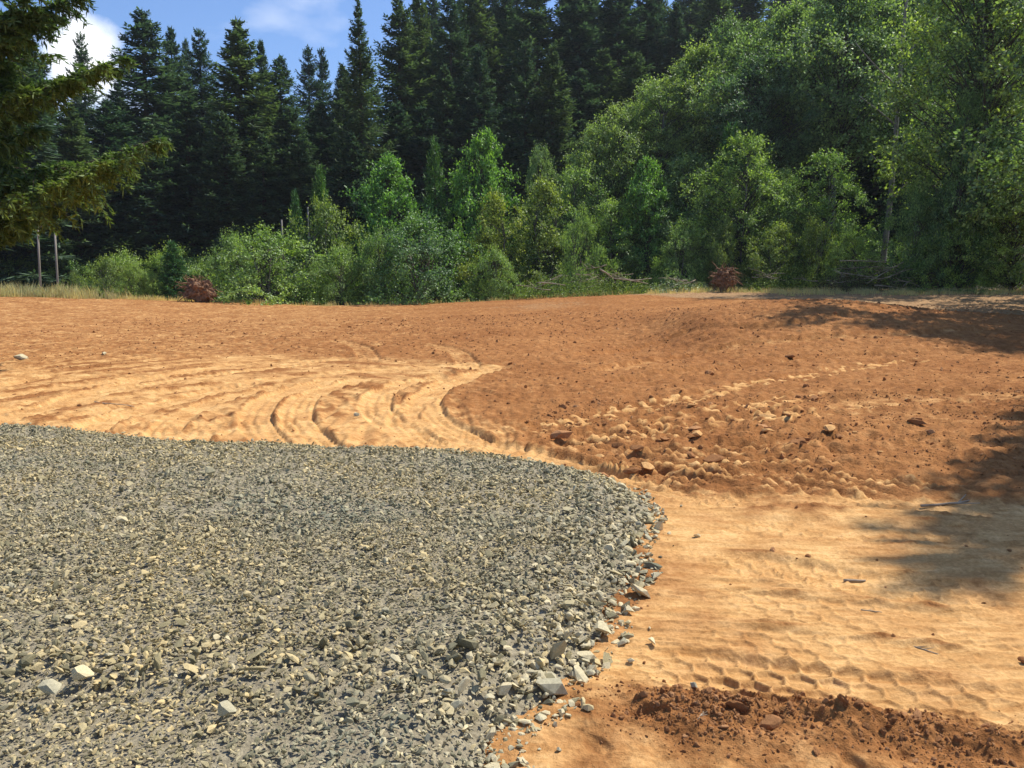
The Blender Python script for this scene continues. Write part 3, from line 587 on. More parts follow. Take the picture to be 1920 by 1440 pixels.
ground_rock(668, 781, 0.12, 'small cream stone between two curved tyre ruts', 'stone', 'stone_pale', 'rock', 0.5)
ground_rock(1338, 864, 0.26, 'split orange slab of clay in the cleated crawler marks', 'stone', 'clod', 'rock', 0.35)
ground_rock(1480, 672, 0.22, 'lump of dark earth at the foot of the shaded hump', 'clod', 'clod', 'clod', 0.5)
ground_rock(1515, 1047, 0.05, 'small dark clod alone on the tan ground near the tree shadow', 'clod', 'clod', 'clod')
ground_rock(1103, 1339, 0.065, 'dark grey stone on the orange ground right of the gravel corner', 'stone', 'stone', 'stone')
ground_rock(1057, 1341, 0.05, 'small blue grey stone just outside the gravel corner', 'stone', 'stone', 'stone')
ground_rock(1238, 1046, 0.035, 'tiny dark pebble by the widest bulge of the gravel', 'stone', 'stone', 'stone')
ground_rock(1208, 1078, 0.09, 'grey stone rolled off the gravel edge onto tan ground', 'stone', 'stone', 'stone', 0.5)
ground_rock(1445, 1368, 0.09, 'blackish clod with a hollow on the loose earth ridge', 'clod', 'clod', 'clod', 0.9)
ground_rock(1918, 1243, 0.06, 'brown clod at the right rim of the tan ground', 'clod', 'clod', 'clod')
ground_rock(1300, 1300, 0.05, 'pinkish pebble perched on the loose earth ridge', 'stone', 'stone_pale', 'stone', 0.8)
ground_rock(1435, 782, 0.34, 'biggest of the pale clay slabs turned up by the crawler track', 'stone', 'clay', 'clay lump', 0.25, 'clay_lump')
ground_rock(1475, 778, 0.20, 'lesser pale clay slab behind the biggest turned up slab', 'stone', 'clay', 'clay lump', 0.3, 'clay_lump')
rs_ = np.random.default_rng(21)
for i in range(46):
    t_ = rs_.random(); bx = 980 + 760 * rs_.random(); by = 800 + 95 * rs_.random() - 0.10 * (bx - 980) * (rs_.random() < 0.5)
    ground_rock(bx, by, rs_.uniform(0.08, 0.24), 'flat broken piece of orange clay lying in the crawler marks', 'stone', ['clay', 'clod', 'clod'][i % 3], 'clay lump', 0.4, 'clay_lump', 'broken clay pieces in the crawler marks')
def stick(px, py, L, r_, ang, label, n_fork=0):
    g = G(px, py); acc = Acc(); rr = np.random.default_rng(int(px)); t = np.linspace(-0.5, 0.5, 7)
    P = np.stack([t * L * math.cos(ang), t * L * math.sin(ang), r_ * 0.8 + 0.0 * t], -1) + rr.normal(0, L * 0.012, (7, 3)) * [1, 1, 0.3]
    tube(acc, P, np.linspace(r_, r_ * 0.5, 7), 5)
    for k in range(n_fork):
        b = P[2 + k % 4]; a2 = ang + rr.choice([-1, 1]) * rr.uniform(0.4, 0.9); q = b + np.linspace(0, 1, 4)[:, None] * np.array([math.cos(a2), math.sin(a2), 0.15]) * L * 0.3; tube(acc, q, np.linspace(r_ * 0.5, r_ * 0.2, 4), 4)
    o = obj('stick', acc.mesh('stick', [M['stick']], True), None, (g[0], g[1], gz1(*g))); return tag(o, label, 'stick')
stick(1603, 1083, 0.13, 0.012, 0.0, 'short thick piece of wood on the tan ground below the tree shadow')
stick(1800, 942, 0.75, 0.012, 0.25, 'long thin branch at the edge of the shade on the right', 2)
stick(1730, 1213, 0.18, 0.004, -0.8, 'thin forked twig on the tan ground towards the right rim', 2)
stick(1635, 1143, 0.11, 0.004, -0.3, 'pale twig in the middle of the tan ground', 1)
stick(1315, 1357, 0.10, 0.004, 1.0, 'pale forked twig at the foot of the loose earth ridge', 2)
stick(1190, 1100, 0.22, 0.006, 0.4, 'bent grey twig touching the gravel edge', 1)
stick(215, 760, 0.9, 0.008, -0.5, 'thin stalk lying across the left tyre tracks', 1)

# ------------------------------------------------------------------ plants
def conifer_mesh(name, H, R, seed, mat, whorl=0.42, nb=6, droop=0.25, z0=0.05, tip_up=0.35, sw=0.20, nsp=11, top_pow=0.85, gap=0.0, trunk_r=None):
    r_ = np.random.default_rng(seed); P0 = []; D0 = []; N0 = []; L0 = []; W0 = []; wood = Acc(); z = H * z0
    tr = trunk_r or H * 0.011; k = 0
    tz = np.linspace(0, H * 0.985, 12); bend = np.cumsum(r_.normal(0, 0.012, (12, 2)), 0) * H * 0.05
    TP = np.column_stack([bend * (tz / H)[:, None], tz]); tw = Acc(); tube(tw, TP, tr * (1 - tz / H) ** 0.8 + 0.012, 8)
    while z < H * 0.985:
        f = z / H; Lz = R * min(1.0, (1.02 - f) ** top_pow * 1.12) * (0.75 + 0.25 * min(1, f / 0.15))
        cnt = nb if f < 0.93 else max(4, nb - 2); a0 = r_.uniform(0, 6.28)
        for b in range(cnt):
            if r_.random() < gap: continue
            a = a0 + b * 6.2832 / cnt + r_.normal(0, 0.25); L = Lz * r_.uniform(0.5, 1.15) * (1 + 0.12 * math.sin(3 * a + seed)) + 0.08
            el = -droop * (1 - f) + 0.75 * max(0, f - 0.62) / 0.38 + r_.normal(0, 0.09)
            d = np.array([math.cos(a), math.sin(a), 0]); zz = z + r_.uniform(-0.5, 0.5) * whorl
            base = np.array([np.interp(zz, tz, TP[:, 0]), np.interp(zz, tz, TP[:, 1]), zz])
            t = np.linspace(0, 1, nsp); t2 = t ** 0.8
            P = base + d * (L * t2 * math.cos(el))[:, None] + np.array([0, 0, 1.0]) * (L * (math.sin(el) * t2 - 0.10 * np.sin(t2 * 3.14) * droop * 3 + tip_up * 0.35 * t2 ** 3))[:, None]
            if L > R * 0.25: tube(wood, P[[0, nsp // 3, nsp * 2 // 3, nsp - 1]], np.array([0.03, 0.022, 0.014, 0.006]) * (L / 3) ** 0.5, 3, False)
            s = np.array([-d[1], d[0], 0]); tt = t[1:]; Pb = P[1:]
            tan = unit(np.gradient(P, axis=0))[1:]
            for side in (-1, 1):
                for rep in range(2):
                    ln = (0.46 * L * (1 - tt) ** 0.75 * tt ** 0.35 + (0.12 + 0.006 * H) * min(1.0, 0.30 + 3.2 * (1 - f)) + 0.04 * L) * r_.uniform(0.6, 1.2, nsp - 1)
                    dd = tan * r_.uniform(0.55, 1.1, (nsp - 1, 1)) + side * s + np.array([0, 0, 1]) * r_.normal(-0.22 - 0.25 * rep, 0.22, (nsp - 1, 1))
                    P0.append(Pb + r_.normal(0, 0.05, Pb.shape)); D0.append(dd); N0.append(np.array([0, 0, 1.0]) + r_.normal(0, 0.35, Pb.shape)); L0.append(ln); W0.append(sw * r_.uniform(0.6, 1.1, nsp - 1) * (0.6 + 0.4 * ln))
            m2 = nsp // 2; ix = r_.integers(1, nsp, m2)      # hanging twiglets
            P0.append(P[ix] + r_.normal(0, 0.06, (m2, 3))); D0.append(np.array([0, 0, -1.0]) + d * 0.5 + r_.normal(0, 0.4, (m2, 3))); N0.append(d + r_.normal(0, 0.5, (m2, 3))); L0.append(r_.uniform(0.2, 0.5, m2) * (0.4 + 0.2 * L)); W0.append(np.full(m2, sw * 0.8))
            P0.append(P[-1:]); D0.append(tan[-1:] + [[0, 0, tip_up]]); N0.append(np.array([[0, 0, 1.0]])); L0.append(np.array([0.25 + 0.07 * L])); W0.append(np.array([sw * 0.7]))
        z += whorl * r_.uniform(0.75, 1.25) * (1.0 if f < 0.45 else 0.72)
    m = 6; P0.append(np.tile(TP[-1] - [0, 0, 0.15], (m, 1))); D0.append(np.array([0, 0, 1.0]) + r_.normal(0, 0.25, (m, 3))); N0.append(r_.normal(0, 1, (m, 3))); L0.append(np.full(m, 0.030 * H)); W0.append(np.full(m, sw * 0.5))
    V, T = leaves(np.vstack(P0), np.vstack(D0), np.vstack(N0), np.concatenate(L0), np.concatenate(W0))
    crown = mesh_np(name + '_crown', V, T, [mat]); return dict(H=H, R=R, parts=[('trunk', tw.mesh(name + '_trunk', [M['bark']], True)), ('branches', wood.mesh(name + '_branches', [M['bark']])), ('crown', crown)])
def leaf_tree(name, H, R, seed, mat, bark, zc0=0.15, nclump=170, per=130, leaf=0.12, prof=None, stems=1, flat=0.65, cl=0.9, lean=(0, 0), wob=0.25):
    nclump = int(nclump * 0.85); per = int(per * 1.3); cl *= 1.06; wob *= 1.15
    r_ = np.random.default_rng(seed); prof = prof or [(0, 0.55), (0.25, 0.95), (0.5, 1.0), (0.75, 0.75), (1.0, 0.12)]
    pz = [p[0] for p in prof]; pr = [p[1] for p in prof]; C = []; ph = r_.uniform(0, 6.28, 8)
    while len(C) < nclump:
        u = r_.uniform(0.02, 1); a = r_.uniform(0, 6.28); lob = 1 + wob * math.sin(3 * a + ph[0] + 2.5 * u) + wob * 0.7 * math.sin(5 * a + ph[1] - 4 * u) + wob * 0.6 * math.sin(9 * u + ph[2] + a)
        rad = R * np.interp(u, pz, pr) * lob * (r_.uniform(0.72, 1.03) if r_.random() < 0.7 else r_.uniform(0.15, 0.72))
        if r_.random() > 0.35 + 0.65 * np.interp(u, pz, pr): continue
        C.append((rad * math.cos(a), rad * math.sin(a), H * (zc0 + (1 - zc0) * u) * r_.uniform(0.97, 1.0)))
    C = np.array(C); C[:, 0] += lean[0] * C[:, 2]; C[:, 1] += lean[1] * C[:, 2]
    wood = Acc(); tw = Acc(); stemtips = []
    for s in range(stems):
        a = r_.uniform(0, 6.28); sp = 0.0 if stems == 1 else R * 0.35; z = np.linspace(0, H * (0.86 if stems == 1 else r_.uniform(0.6, 0.85)), 9); t = z / z[-1]
        q = np.column_stack([lean[0] * z + sp * math.cos(a) * t + 0.02 * H * np.sin(4 * t + ph[3]) * t, lean[1] * z + sp * math.sin(a) * t + 0.02 * H * np.sin(5 * t + ph[4]) * t, z])
        r0 = H * 0.013 * (1 if stems == 1 else 0.6); tube(tw, q, r0 * (1 - 0.85 * t) + 0.008, 7); stemtips.append(q)
    for c in C:
        q = stemtips[r_.integers(0, stems)]; h = c[2] - 0.55 * math.hypot(c[0] - lean[0] * c[2], c[1] - lean[1] * c[2]) - 0.1 * H * r_.random(); h = np.clip(h, 0.08 * H * r_.random(), q[-1, 2])
        b = np.array([np.interp(h, q[:, 2], q[:, 0]), np.interp(h, q[:, 2], q[:, 1]), h]); t = np.linspace(0, 1, 4)[:, None]; P = b + (c - b) * t; P[:, 2] += 0.08 * np.linalg.norm(c - b) * np.sin(t[:, 0] * 3.14)
        tube(wood, P, np.linspace(0.035, 0.008, 4) * (H / 8) ** 0.6, 3, False)
    k = len(C); out = unit(C - np.column_stack([C[:, 2] * lean[0], C[:, 2] * lean[1], np.full(k, H * (zc0 + 0.25 * (1 - zc0)))]))
    ntw = max(6, per // 9); cr = cl * (R / 3.0) ** 0.5 * r_.uniform(0.6, 1.25, k)
    td = unit(out[:, None] * 0.55 + r_.normal(0, 0.7, (k, ntw, 3)) * np.array([1, 1, 0.6]) + np.array([0, 0, 0.12])) # twigs
    tl = cr[:, None] * r_.uniform(0.45, 1.15, (k, ntw)); m = per // ntw
    t = (np.arange(m) + r_.random((k, ntw, m))) / m
    P = C[:, None, None] + td[:, :, None] * (tl[:, :, None] * t)[..., None]; P[..., 2] -= 0.12 * (tl[:, :, None] * t ** 2); P += r_.normal(0, 0.045 * cr.mean() + 0.012, P.shape)
    keepz = P[..., 2] > 0.03; D = td[:, :, None] * 0.8 + r_.normal(0, 0.7, P.shape) - np.array([0, 0, 0.2]); Nn = np.array([0, 0, 0.6]) + 0.45 * out[:, None, None] + 0.7 * td[:, :, None] + r_.normal(0, 0.42, P.shape)
    P = P[keepz]; D = D[keepz]; Nn = Nn[keepz]; L = leaf * r_.uniform(0.65, 1.3, len(P)); V, T = leaves(P, D, Nn, L, L * r_.uniform(0.6, 0.85, len(P)))
    return dict(H=H, R=R, parts=[('trunk' if stems == 1 else 'stems', tw.mesh(name + '_trunk', [bark], True)), ('branches', wood.mesh(name + '_branches', [M['twig']])), ('crown', mesh_np(name + '_crown', V, T, [mat]))])
def place(proto, name, x, y, z, sxy, sz_, rz, label, cat, group, tilt=(0, 0)):
    root = empty(name, (x, y, z), rz); root.scale = (sxy, sxy, sz_); root.rotation_euler = (tilt[0], tilt[1], rz); tag(root, label, cat, group)
    for nm, me_ in proto['parts']: obj(nm, me_, root)
    return root
rt = np.random.default_rng(5)
def by_top(proto, name, px, py, D, wpx, label, cat, group, rz=None, sink=0.0):
    """tree at distance D whose tip is seen at (px, py) and whose greatest width is wpx photograph pixels"""
    t = AT(px, py, D); z = float(base_height(t[0], D)) - sink; h = t[2] - z; s = (wpx / F * D) / (2 * proto['R'])
    return place(proto, name, t[0], D, z, s, h / proto['H'], rt.uniform(0, 6.28) if rz is None else rz, label, cat, group)

firs = [conifer_mesh('fir', 27, 4.6, 10 + i, M['fir'], whorl=[0.55, 0.50, 0.6, 0.52, 0.55][i], nb=[6, 7, 6, 6, 7][i], droop=[0.25, 0.35, 0.15, 0.45, 0.3][i], sw=0.21, nsp=12, top_pow=[0.8, 0.95, 0.7, 0.85, 0.9][i], gap=0.06, z0=0.05) for i in range(5)]
spire = conifer_mesh('spruce', 29, 4.8, 77, M['fir'], whorl=0.62, nb=6, droop=0.55, sw=0.20, nsp=11, top_pow=1.15, tip_up=0.8, gap=0.08)
young = [conifer_mesh('young_fir', 5.0, 1.5, 30 + i, M['fir_young'], whorl=0.17, nb=7, droop=-0.25, sw=0.10, nsp=7, top_pow=0.8, z0=0.02) for i in range(2)]
bushes = [leaf_tree('bush', 4.0, 2.9, 40, M['bush'], M['alder_bark'], 0.0, 190, 110, 0.105, [(0, 0.85), (0.3, 1.0), (0.6, 0.85), (0.85, 0.5), (1, 0.1)], 6, cl=0.75),
          leaf_tree('bush', 4.0, 2.9, 41, M['bush'], M['alder_bark'], 0.0, 170, 120, 0.10, [(0, 0.9), (0.3, 1.0), (0.7, 0.75), (1, 0.15)], 6, cl=0.85, wob=0.3),
          leaf_tree('bush', 4.0, 2.6, 42, M['yellow'], M['alder_bark'], 0.0, 130, 110, 0.12, [(0, 0.8), (0.3, 1.0), (0.7, 0.75), (1, 0.2)], 6, cl=0.9, wob=0.35)]
broad = [leaf_tree('maple', 11, 3.6, 50, M['maple'], M['bark'], 0.06, 230, 110, 0.21, None, 1, cl=1.0),
         leaf_tree('alder', 11, 3.8, 51, M['bush'], M['alder_bark'], 0.05, 260, 120, 0.16, [(0, 0.7), (0.3, 1.0), (0.6, 0.9), (0.85, 0.55), (1, 0.12)], 1, cl=1.0),
         leaf_tree('alder', 11, 3.8, 52, M['alder'], M['alder_bark'], 0.05, 280, 120, 0.16, [(0, 0.6), (0.3, 0.95), (0.6, 1.0), (0.85, 0.7), (1, 0.2)], 1, cl=1.0),
         leaf_tree('willow', 7, 2.6, 53, M['yellow'], M['alder_bark'], 0.03, 150, 110, 0.14, [(0, 0.6), (0.3, 1.0), (0.6, 0.8), (0.85, 0.5), (1, 0.12)], 4, cl=1.0, wob=0.4)]
talls = [leaf_tree('tall_alder', 22, 5.2, 60, M['alder'], M['alder_bark'], 0.46, 330, 150, 0.21, [(0, 0.5), (0.25, 0.9), (0.55, 1.0), (0.8, 0.75), (1, 0.2)], 1, cl=1.25, lean=(0.03, 0.0)),
         leaf_tree('tall_alder', 22, 5.4, 61, M['alder'], M['alder_bark'], 0.10, 310, 145, 0.19, [(0, 0.6), (0.25, 0.95), (0.55, 1.0), (0.8, 0.8), (1, 0.25)], 1, cl=1.25)]

# --- conifers that make the skyline and the middle ranks (tip pixel, distance, width, kind, label)
C = 'tall conifers of the forest behind the field'
for px, py, D, w, k, lab in [
    (150, 62, 105, 90, 2, 'slim grey fir showing against the white cloud at far left'),
    (60, 80, 90, 170, 0, 'dark fir behind the hanging near boughs, above the utility poles'),
    (262, 18, 88, 215, 0, 'broad bushy topped fir, tallest of the left part of the skyline'),
    (318, 50, 96, 130, 1, 'narrow fir directly right of the broad bushy topped fir'),
    (345, 72, 112, 80, 3, 'thin distant fir tip between two nearer firs on the left skyline'),
    (373, 56, 100, 120, 2, 'fir with evenly tapered tip, left neighbour of the big pointed fir'),
    (445, 33, 80, 205, 4, 'big pointed fir with sunlit right flank above the round bush'),
    (487, 76, 96, 110, 1, 'slender fir at the right shoulder of the big pointed fir'),
    (520, 104, 90, 160, 3, 'lower fir with pale green boughs left of the skyline notch'),
    (577, 88, 112, 95, 2, 'left one of two small fir tips in the skyline notch'),
    (603, 90, 116, 85, 0, 'right one of two small fir tips in the skyline notch'),
    (640, 120, 100, 120, 1, 'dull fir just left of the dark spire, half hidden by it'),
    (745, -6, 88, 165, 0, 'ragged topped fir right of the dark spire'),
    (783, -30, 96, 150, 1, 'fir behind the ragged topped fir with its tip above the frame'),
    (843, -12, 92, 150, 2, 'fir with a sky gap on either side near the top centre'),
    (893, -45, 98, 170, 4, 'very tall fir at top centre behind the paired firs'),
    (950, -25, 100, 150, 3, 'dark fir beside the last blue sky gap at top centre'),
    (835, 122, 80, 150, 1, 'middle height fir with green tips above the left maple'),
    (902, 88, 82, 140, 3, 'bluish fir rising behind the taller centre maple'),
    (1007, -70, 94, 190, 0, 'towering dark fir right of the centre sky gap'),
    (985, 78, 78, 120, 2, 'left one of the paired sunlit firs in the upper middle'),
    (1036, 82, 77, 130, 4, 'right one of the paired sunlit firs in the upper middle'),
    (1085, -90, 96, 190, 1, 'tall shaded fir over the dark gap in the middle of the forest'),
    (1160, -70, 98, 180, 3, 'tall fir up slope over the first alder of the rising line'),
    (1212, -30, 100, 150, 2, 'fir left of the white cloud gap at the top'),
    (1268, 4, 98, 130, 4, 'grey green fir standing under the white cloud gap'),
    (1345, -25, 100, 170, 0, 'dark fir right of the white cloud gap behind the highest alders'),
    ]:
    by_top(firs[k], 'fir_tree', px, py, D, w * 1.45, lab, 'fir tree', C)
by_top(spire, 'spruce_tree', 672, -4, 76, 235, 'dark spire shaped spruce with drooping tiers, its tip touching the top of the picture', 'spruce tree', C)
for px, py, D, w, k, lab in [(30, 40, 68, 230, 4, 'dark green fir filling the space behind the near boughs at the left border'), (-70, -60, 67, 300, 1, 'big fir at the left border, mostly outside the frame, behind the near boughs'), (130, 200, 70, 190, 0, 'fir right of the near boughs, over the utility poles')]:
    by_top(firs[k], 'fir_tree', px, py, D, w * 1.2, lab, 'fir tree', C)
FR = 'shaded firs packed in the lower forest'
FRL = ['dark fir ' + q for q in ['below the broad bushy topped fir, at the left border of the picture', 'under the broad bushy topped fir', 'low in the shade directly behind the utility poles', 'in the shade left of the big pointed fir', 'in the shade under the skyline notch, left of centre', 'under the small twin tips of the skyline notch', 'low in the shade above the thin pale dead stems', 'behind the left maple, under the ragged topped fir', 'right behind the left maple, a little taller than its shaded neighbour', 'behind the taller maple, left of the paired firs', 'filling the dark gap right of the paired firs', 'high in the shade over the second alder of the rising line', 'half hidden by the second alder, deep in the dark gap', 'above the third alder of the rising line', 'low behind the paired firs, seen over the taller maple', 'behind the top of the rising alders, right of the cloud gap', 'peeking between the high alder crowns at the upper right', 'over the dark trunk gap, hidden mostly by the tall alder roof', 'behind the leaning alder trunk near the top', 'behind the alder with lit left edge', 'behind the nearest big alder at the right border', 'low in the dark trunk gap, left of the leaning trunk', 'in the dark trunk gap, right behind the leaning trunk', 'low in the dark trunk gap, right of the leaning trunk', 'in the shade behind the fan shaped young tree', 'in the shade beneath the big pointed fir, left side', 'in the shade beneath the big pointed fir, right side', 'in the shade above the bright young fir', 'low at the left border above the straw grass', 'behind the dark spire, low above the left maple']]
for px, py, D, w, k in [(-40, 150, 82, 190, 1), (200, 190, 78, 190, 2), (130, 250, 74, 170, 3), (345, 180, 76, 170, 1), (540, 200, 78, 170, 0), (600, 190, 84, 170, 4), (560, 260, 74, 130, 2), (740, 190, 80, 170, 3), (790, 200, 78, 150, 0),
     (960, 190, 84, 180, 2), (1090, 130, 86, 190, 0), (1130, 90, 92, 180, 4), (1100, 230, 80, 160, 1), (1190, 100, 88, 170, 2), (940, 250, 76, 130, 1), (1420, 40, 92, 190, 3), (1500, 0, 95, 200, 0), (1600, -20, 90, 200, 1), (1690, 20, 80, 190, 2), (1780, 10, 82, 200, 4),
     (1880, 0, 80, 200, 0), (1560, 120, 74, 180, 3), (1660, 130, 70, 170, 1), (1740, 150, 68, 170, 0), (1480, 150, 76, 170, 2), (420, 210, 74, 150, 3), (490, 250, 73, 140, 1), (280, 230, 73, 160, 4), (30, 260, 72, 170, 2), (660, 250, 73, 150, 1)]:
    by_top(firs[k], 'fir_tree', px, py, D, w * 1.4, FRL.pop(0), 'fir tree', FR)
BK = 'firs far up the hill behind the skyline trees'
for i in range(34):
    px = -60 + 2040 * (i + 0.5) / 34 + rt.uniform(-20, 20); base = np.interp(px, [0, 250, 560, 640, 740, 900, 2000], [160, 120, 175, 140, 0, -70, -100])
    by_top(firs[i % 5], 'fir_tree', px, base + rt.uniform(0, 50), 118 + 8 * (i % 3), 210, 'distant fir filling the gaps low behind the skyline trees', 'fir tree', BK)
# young conifers
Y = 'young conifers at the forest edge'
by_top(young[0], 'young_fir', 322, 455, 54, 74, 'bright green young fir at the field edge left of the root ball', 'young fir', Y, sink=0.0)
by_top(young[1], 'young_fir', 600, 322, 62, 78, 'young fir behind the yellowish bush, pointed tip against the shade', 'young fir', Y)
by_top(young[0], 'young_fir', 553, 364, 60, 60, 'smaller young fir left of the pointed one', 'young fir', Y)
by_top(young[1], 'young_fir', 815, 274, 64, 84, 'slender greyish young fir between the two maples', 'young fir', Y)
by_top(young[0], 'young_fir', 1372, 240, 60, 130, 'bluish young hemlock behind the pale leaved tree', 'young fir', Y)

# --- broadleaf trees and bushes
Bq = 'broadleaf trees and bushes along the field edge'
for px, py, D, w, pr, nm, cat, lab in [
    (500, 436, 54, 215, bushes[0], 'bush', 'bush', 'big round grey green bush right of the root ball'),
    (432, 448, 56, 110, bushes[1], 'bush', 'bush', 'smaller bush melting into the left side of the big round bush'),
    (610, 392, 59, 165, bushes[2], 'bush', 'bush', 'yellowish bush rising behind the right side of the big round bush'),
    (640, 470, 54.5, 120, bushes[1], 'bush', 'bush', 'low leafy bush between the two widest bushes'),
    (725, 296, 64, 150, broad[0], 'maple_tree', 'maple tree', 'left and lower one of two green maples'),
    (903, 252, 64, 130, broad[0], 'maple_tree', 'maple tree', 'right and taller one of two green maples'),
    (790, 416, 54, 225, bushes[1], 'bush', 'bush', 'widest dense bush in front of the left maple'),
    (712, 440, 55, 110, bushes[0], 'bush', 'bush', 'bush filling the left end of the widest dense bush'),
    (930, 375, 57, 115, broad[3], 'willow_tree', 'willow', 'thin pale yellowish willow below the taller maple'),
    (925, 470, 53.5, 95, bushes[0], 'bush', 'bush', 'small bush at the dirt lip below the pale willow'),
    (1015, 288, 66, 80, broad[2], 'alder_tree', 'alder tree', 'small silvery alder against the dark gap in the middle'),
    (1020, 350, 59, 140, broad[3], 'willow_tree', 'willow', 'yellow green willow clump left of the small pale stemmed tree'),
    (1080, 320, 62, 130, broad[1], 'alder_tree', 'alder tree', 'lowest alder at the foot of the rising tree line'),
    (1090, 402, 55, 90, bushes[0], 'small_tree', 'small tree', 'small airy tree with a pale stem behind the brush pile'),
    (1120, 250, 66, 150, broad[2], 'alder_tree', 'alder tree', 'second alder of the rising line, light top in front of shade'),
    (1165, 200, 68, 170, talls[1], 'alder_tree', 'alder tree', 'third alder of the rising line with rounded sunlit top'),
    (1240, 165, 68, 170, talls[1], 'alder_tree', 'alder tree', 'fourth alder of the rising line with yellowish top'),
    (1215, 300, 60, 110, broad[0], 'maple_tree', 'maple tree', 'bright young maple leafing out before the dark alder wall'),
    (1150, 380, 60, 150, broad[1], 'alder_tree', 'alder tree', 'shaded alder between the small pale stemmed tree and the young maple'),
    (1310, 95, 70, 200, talls[0], 'alder_tree', 'alder tree', 'alder with pale glinting leaves, fifth up the rising line'),
    (1385, 45, 72, 200, talls[1], 'alder_tree', 'alder tree', 'deep green alder near the top where the rising line leaves shade'),
    (1290, 300, 62, 170, broad[2], 'alder_tree', 'alder tree', 'dark alder behind the pale shrub by the right root ball'),
    (1280, 425, 53, 105, bushes[0], 'shrub', 'shrub', 'pale leaved shrub left of the right root ball'),
    (1400, 255, 55, 160, broad[1], 'alder_tree', 'alder tree', 'loose light leaved tree above the right root ball'),
    (1360, 420, 53, 90, bushes[2], 'shrub', 'shrub', 'shrub with yellow tips right behind the right root ball'),
    (1555, 288, 54, 160, broad[1], 'alder_tree', 'alder tree', 'bright fan shaped young tree left of the dark trunk gap'),
    (1470, 330, 56, 120, broad[2], 'alder_tree', 'alder tree', 'duller young tree between the loose and the fan shaped trees'),
    (1460, 430, 51, 120, bushes[2], 'shrub', 'shrub', 'yellow green shrub at the left end of the right brush heap'),
    (1530, 420, 50, 100, bushes[2], 'shrub', 'shrub', 'sunlit yellow shrub just above the right brush heap'),
    (1590, 440, 49, 90, bushes[1], 'shrub', 'shrub', 'low green shrub before the dark trunk gap'),
    (1480, 20, 68, 230, talls[0], 'alder_tree', 'alder tree', 'greyish alder with shimmering crown left of the leaning trunk'),
    (1430, 110, 64, 170, talls[0], 'alder_tree', 'alder tree', 'olive alder with fine branches under the greyish crown'),
    (1580, -30, 64, 240, talls[0], 'alder_tree', 'alder tree', 'tall alder whose crown roofs the dark trunk gap'),
    (1660, -70, 70, 260, talls[0], 'alder_tree', 'alder tree', 'deep green alder closing the top right behind the leaning one'),
    (1880, -260, 49, 330, talls[1], 'alder_tree', 'alder tree', 'nearest big alder, darkest and leafiest, down the right border'),
    (1860, -60, 50, 210, talls[1], 'alder_tree', 'alder tree', 'alder with lit left edge beside the dark trunk gap'),
    (1815, 180, 47, 110, broad[1], 'alder_tree', 'alder tree', 'slimmer alder with lit tips at the foot of the right border trees'),
    (1720, 365, 48, 110, bushes[1], 'shrub', 'shrub', 'leafy shrub right of the foot of the leaning trunk'),
    (1915, 290, 45, 170, broad[2], 'alder_tree', 'alder tree', 'light green young tree at the right border over the dry grass'),
    (1800, 420, 46, 150, bushes[1], 'shrub', 'shrub', 'shaded shrub behind the ferns at right'),
    (198, 488, 53, 75, bushes[2], 'bush', 'bush', 'yellow green bush with reddish top beside the dry grass'),
    (252, 498, 53, 60, bushes[1], 'bush', 'bush', 'low bright bush left of the young fir'),
    (140, 515, 54, 50, bushes[2], 'bush', 'bush', 'small bush right behind the utility poles'),
    (278, 510, 53.5, 50, bushes[0], 'bush', 'bush', 'grey green sprig bush touching the young fir'),
    ]:
    by_top(pr, nm, px, py, D, w, lab, cat, Bq)
UGL = ['at the left border behind the straw grass', 'directly behind the utility poles', 'behind the yellow green bush with reddish top', 'behind the bright green young fir', 'behind the left end of the big round bush', 'between the yellowish bush and the dark conifers', 'left of the pale shrub by the right root ball', 'at the foot of the leaning alder trunk', 'behind the leafy shrub right of the leaning trunk', 'behind the shrub with yellow tips', 'in the dark gap behind the fan shaped tree', 'behind the small bush at the dirt lip']
for i, (px, py, D, w) in enumerate([(20, 480, 66, 130), (110, 470, 68, 140), (230, 478, 66, 130), (330, 470, 68, 150), (430, 470, 68, 140), (560, 460, 66, 130), (1230, 440, 64, 140), (1650, 455, 62, 150), (1740, 430, 60, 150), (1340, 400, 62, 130), (1560, 450, 60, 140), (970, 430, 66, 130)]):
    by_top(bushes[i % 2], 'bush', px, py, D, w, 'shaded undergrowth bush ' + UGL[i], 'bush', 'undergrowth bushes in the shade')
# leaning pale trunk
ta = AT(1712, -80, 56); tb = AT(1655, 425, 56); zb_ = float(base_height(tb[0], 56)); root = empty('leaning_alder', (tb[0], 56, zb_)); tag(root, 'pale leaning alder trunk standing in the dark gap on the right', 'alder tree', Bq)
acc = Acc(); t = np.linspace(0, 1, 14); hh = ta[2] - zb_; P = np.column_stack([(ta[0] - tb[0]) * t ** 0.9 + 0.22 * np.sin(5 * t), 0.3 * np.sin(4 * t), hh * t]); tube(acc, P, 0.22 * (1 - 0.7 * t), 9)
obj('trunk', acc.mesh('trunk', [M['alder_bark']], True), root); acc = Acc()
for k, (h, a, L) in enumerate([(0.42, 0.3, 3.0), (0.5, 2.7, 2.6), (0.56, -0.4, 3.4), (0.62, 3.3, 3.2), (0.7, 0.6, 3.5), (0.35, 2.5, 1.8), (0.28, 0.4, 1.4)]):
    b = np.array([np.interp(h, t, P[:, 0]), np.interp(h, t, P[:, 1]), hh * h]); s_ = np.linspace(0, 1, 6)[:, None]; tube(acc, b + s_ * L * np.array([math.cos(a), math.sin(a) * 0.5, 0.9]) + np.sin(s_ * 3 + k) * 0.12, np.linspace(0.07, 0.02, 6), 5)
obj('branches', acc.mesh('branches', [M['alder_bark']], True), root)
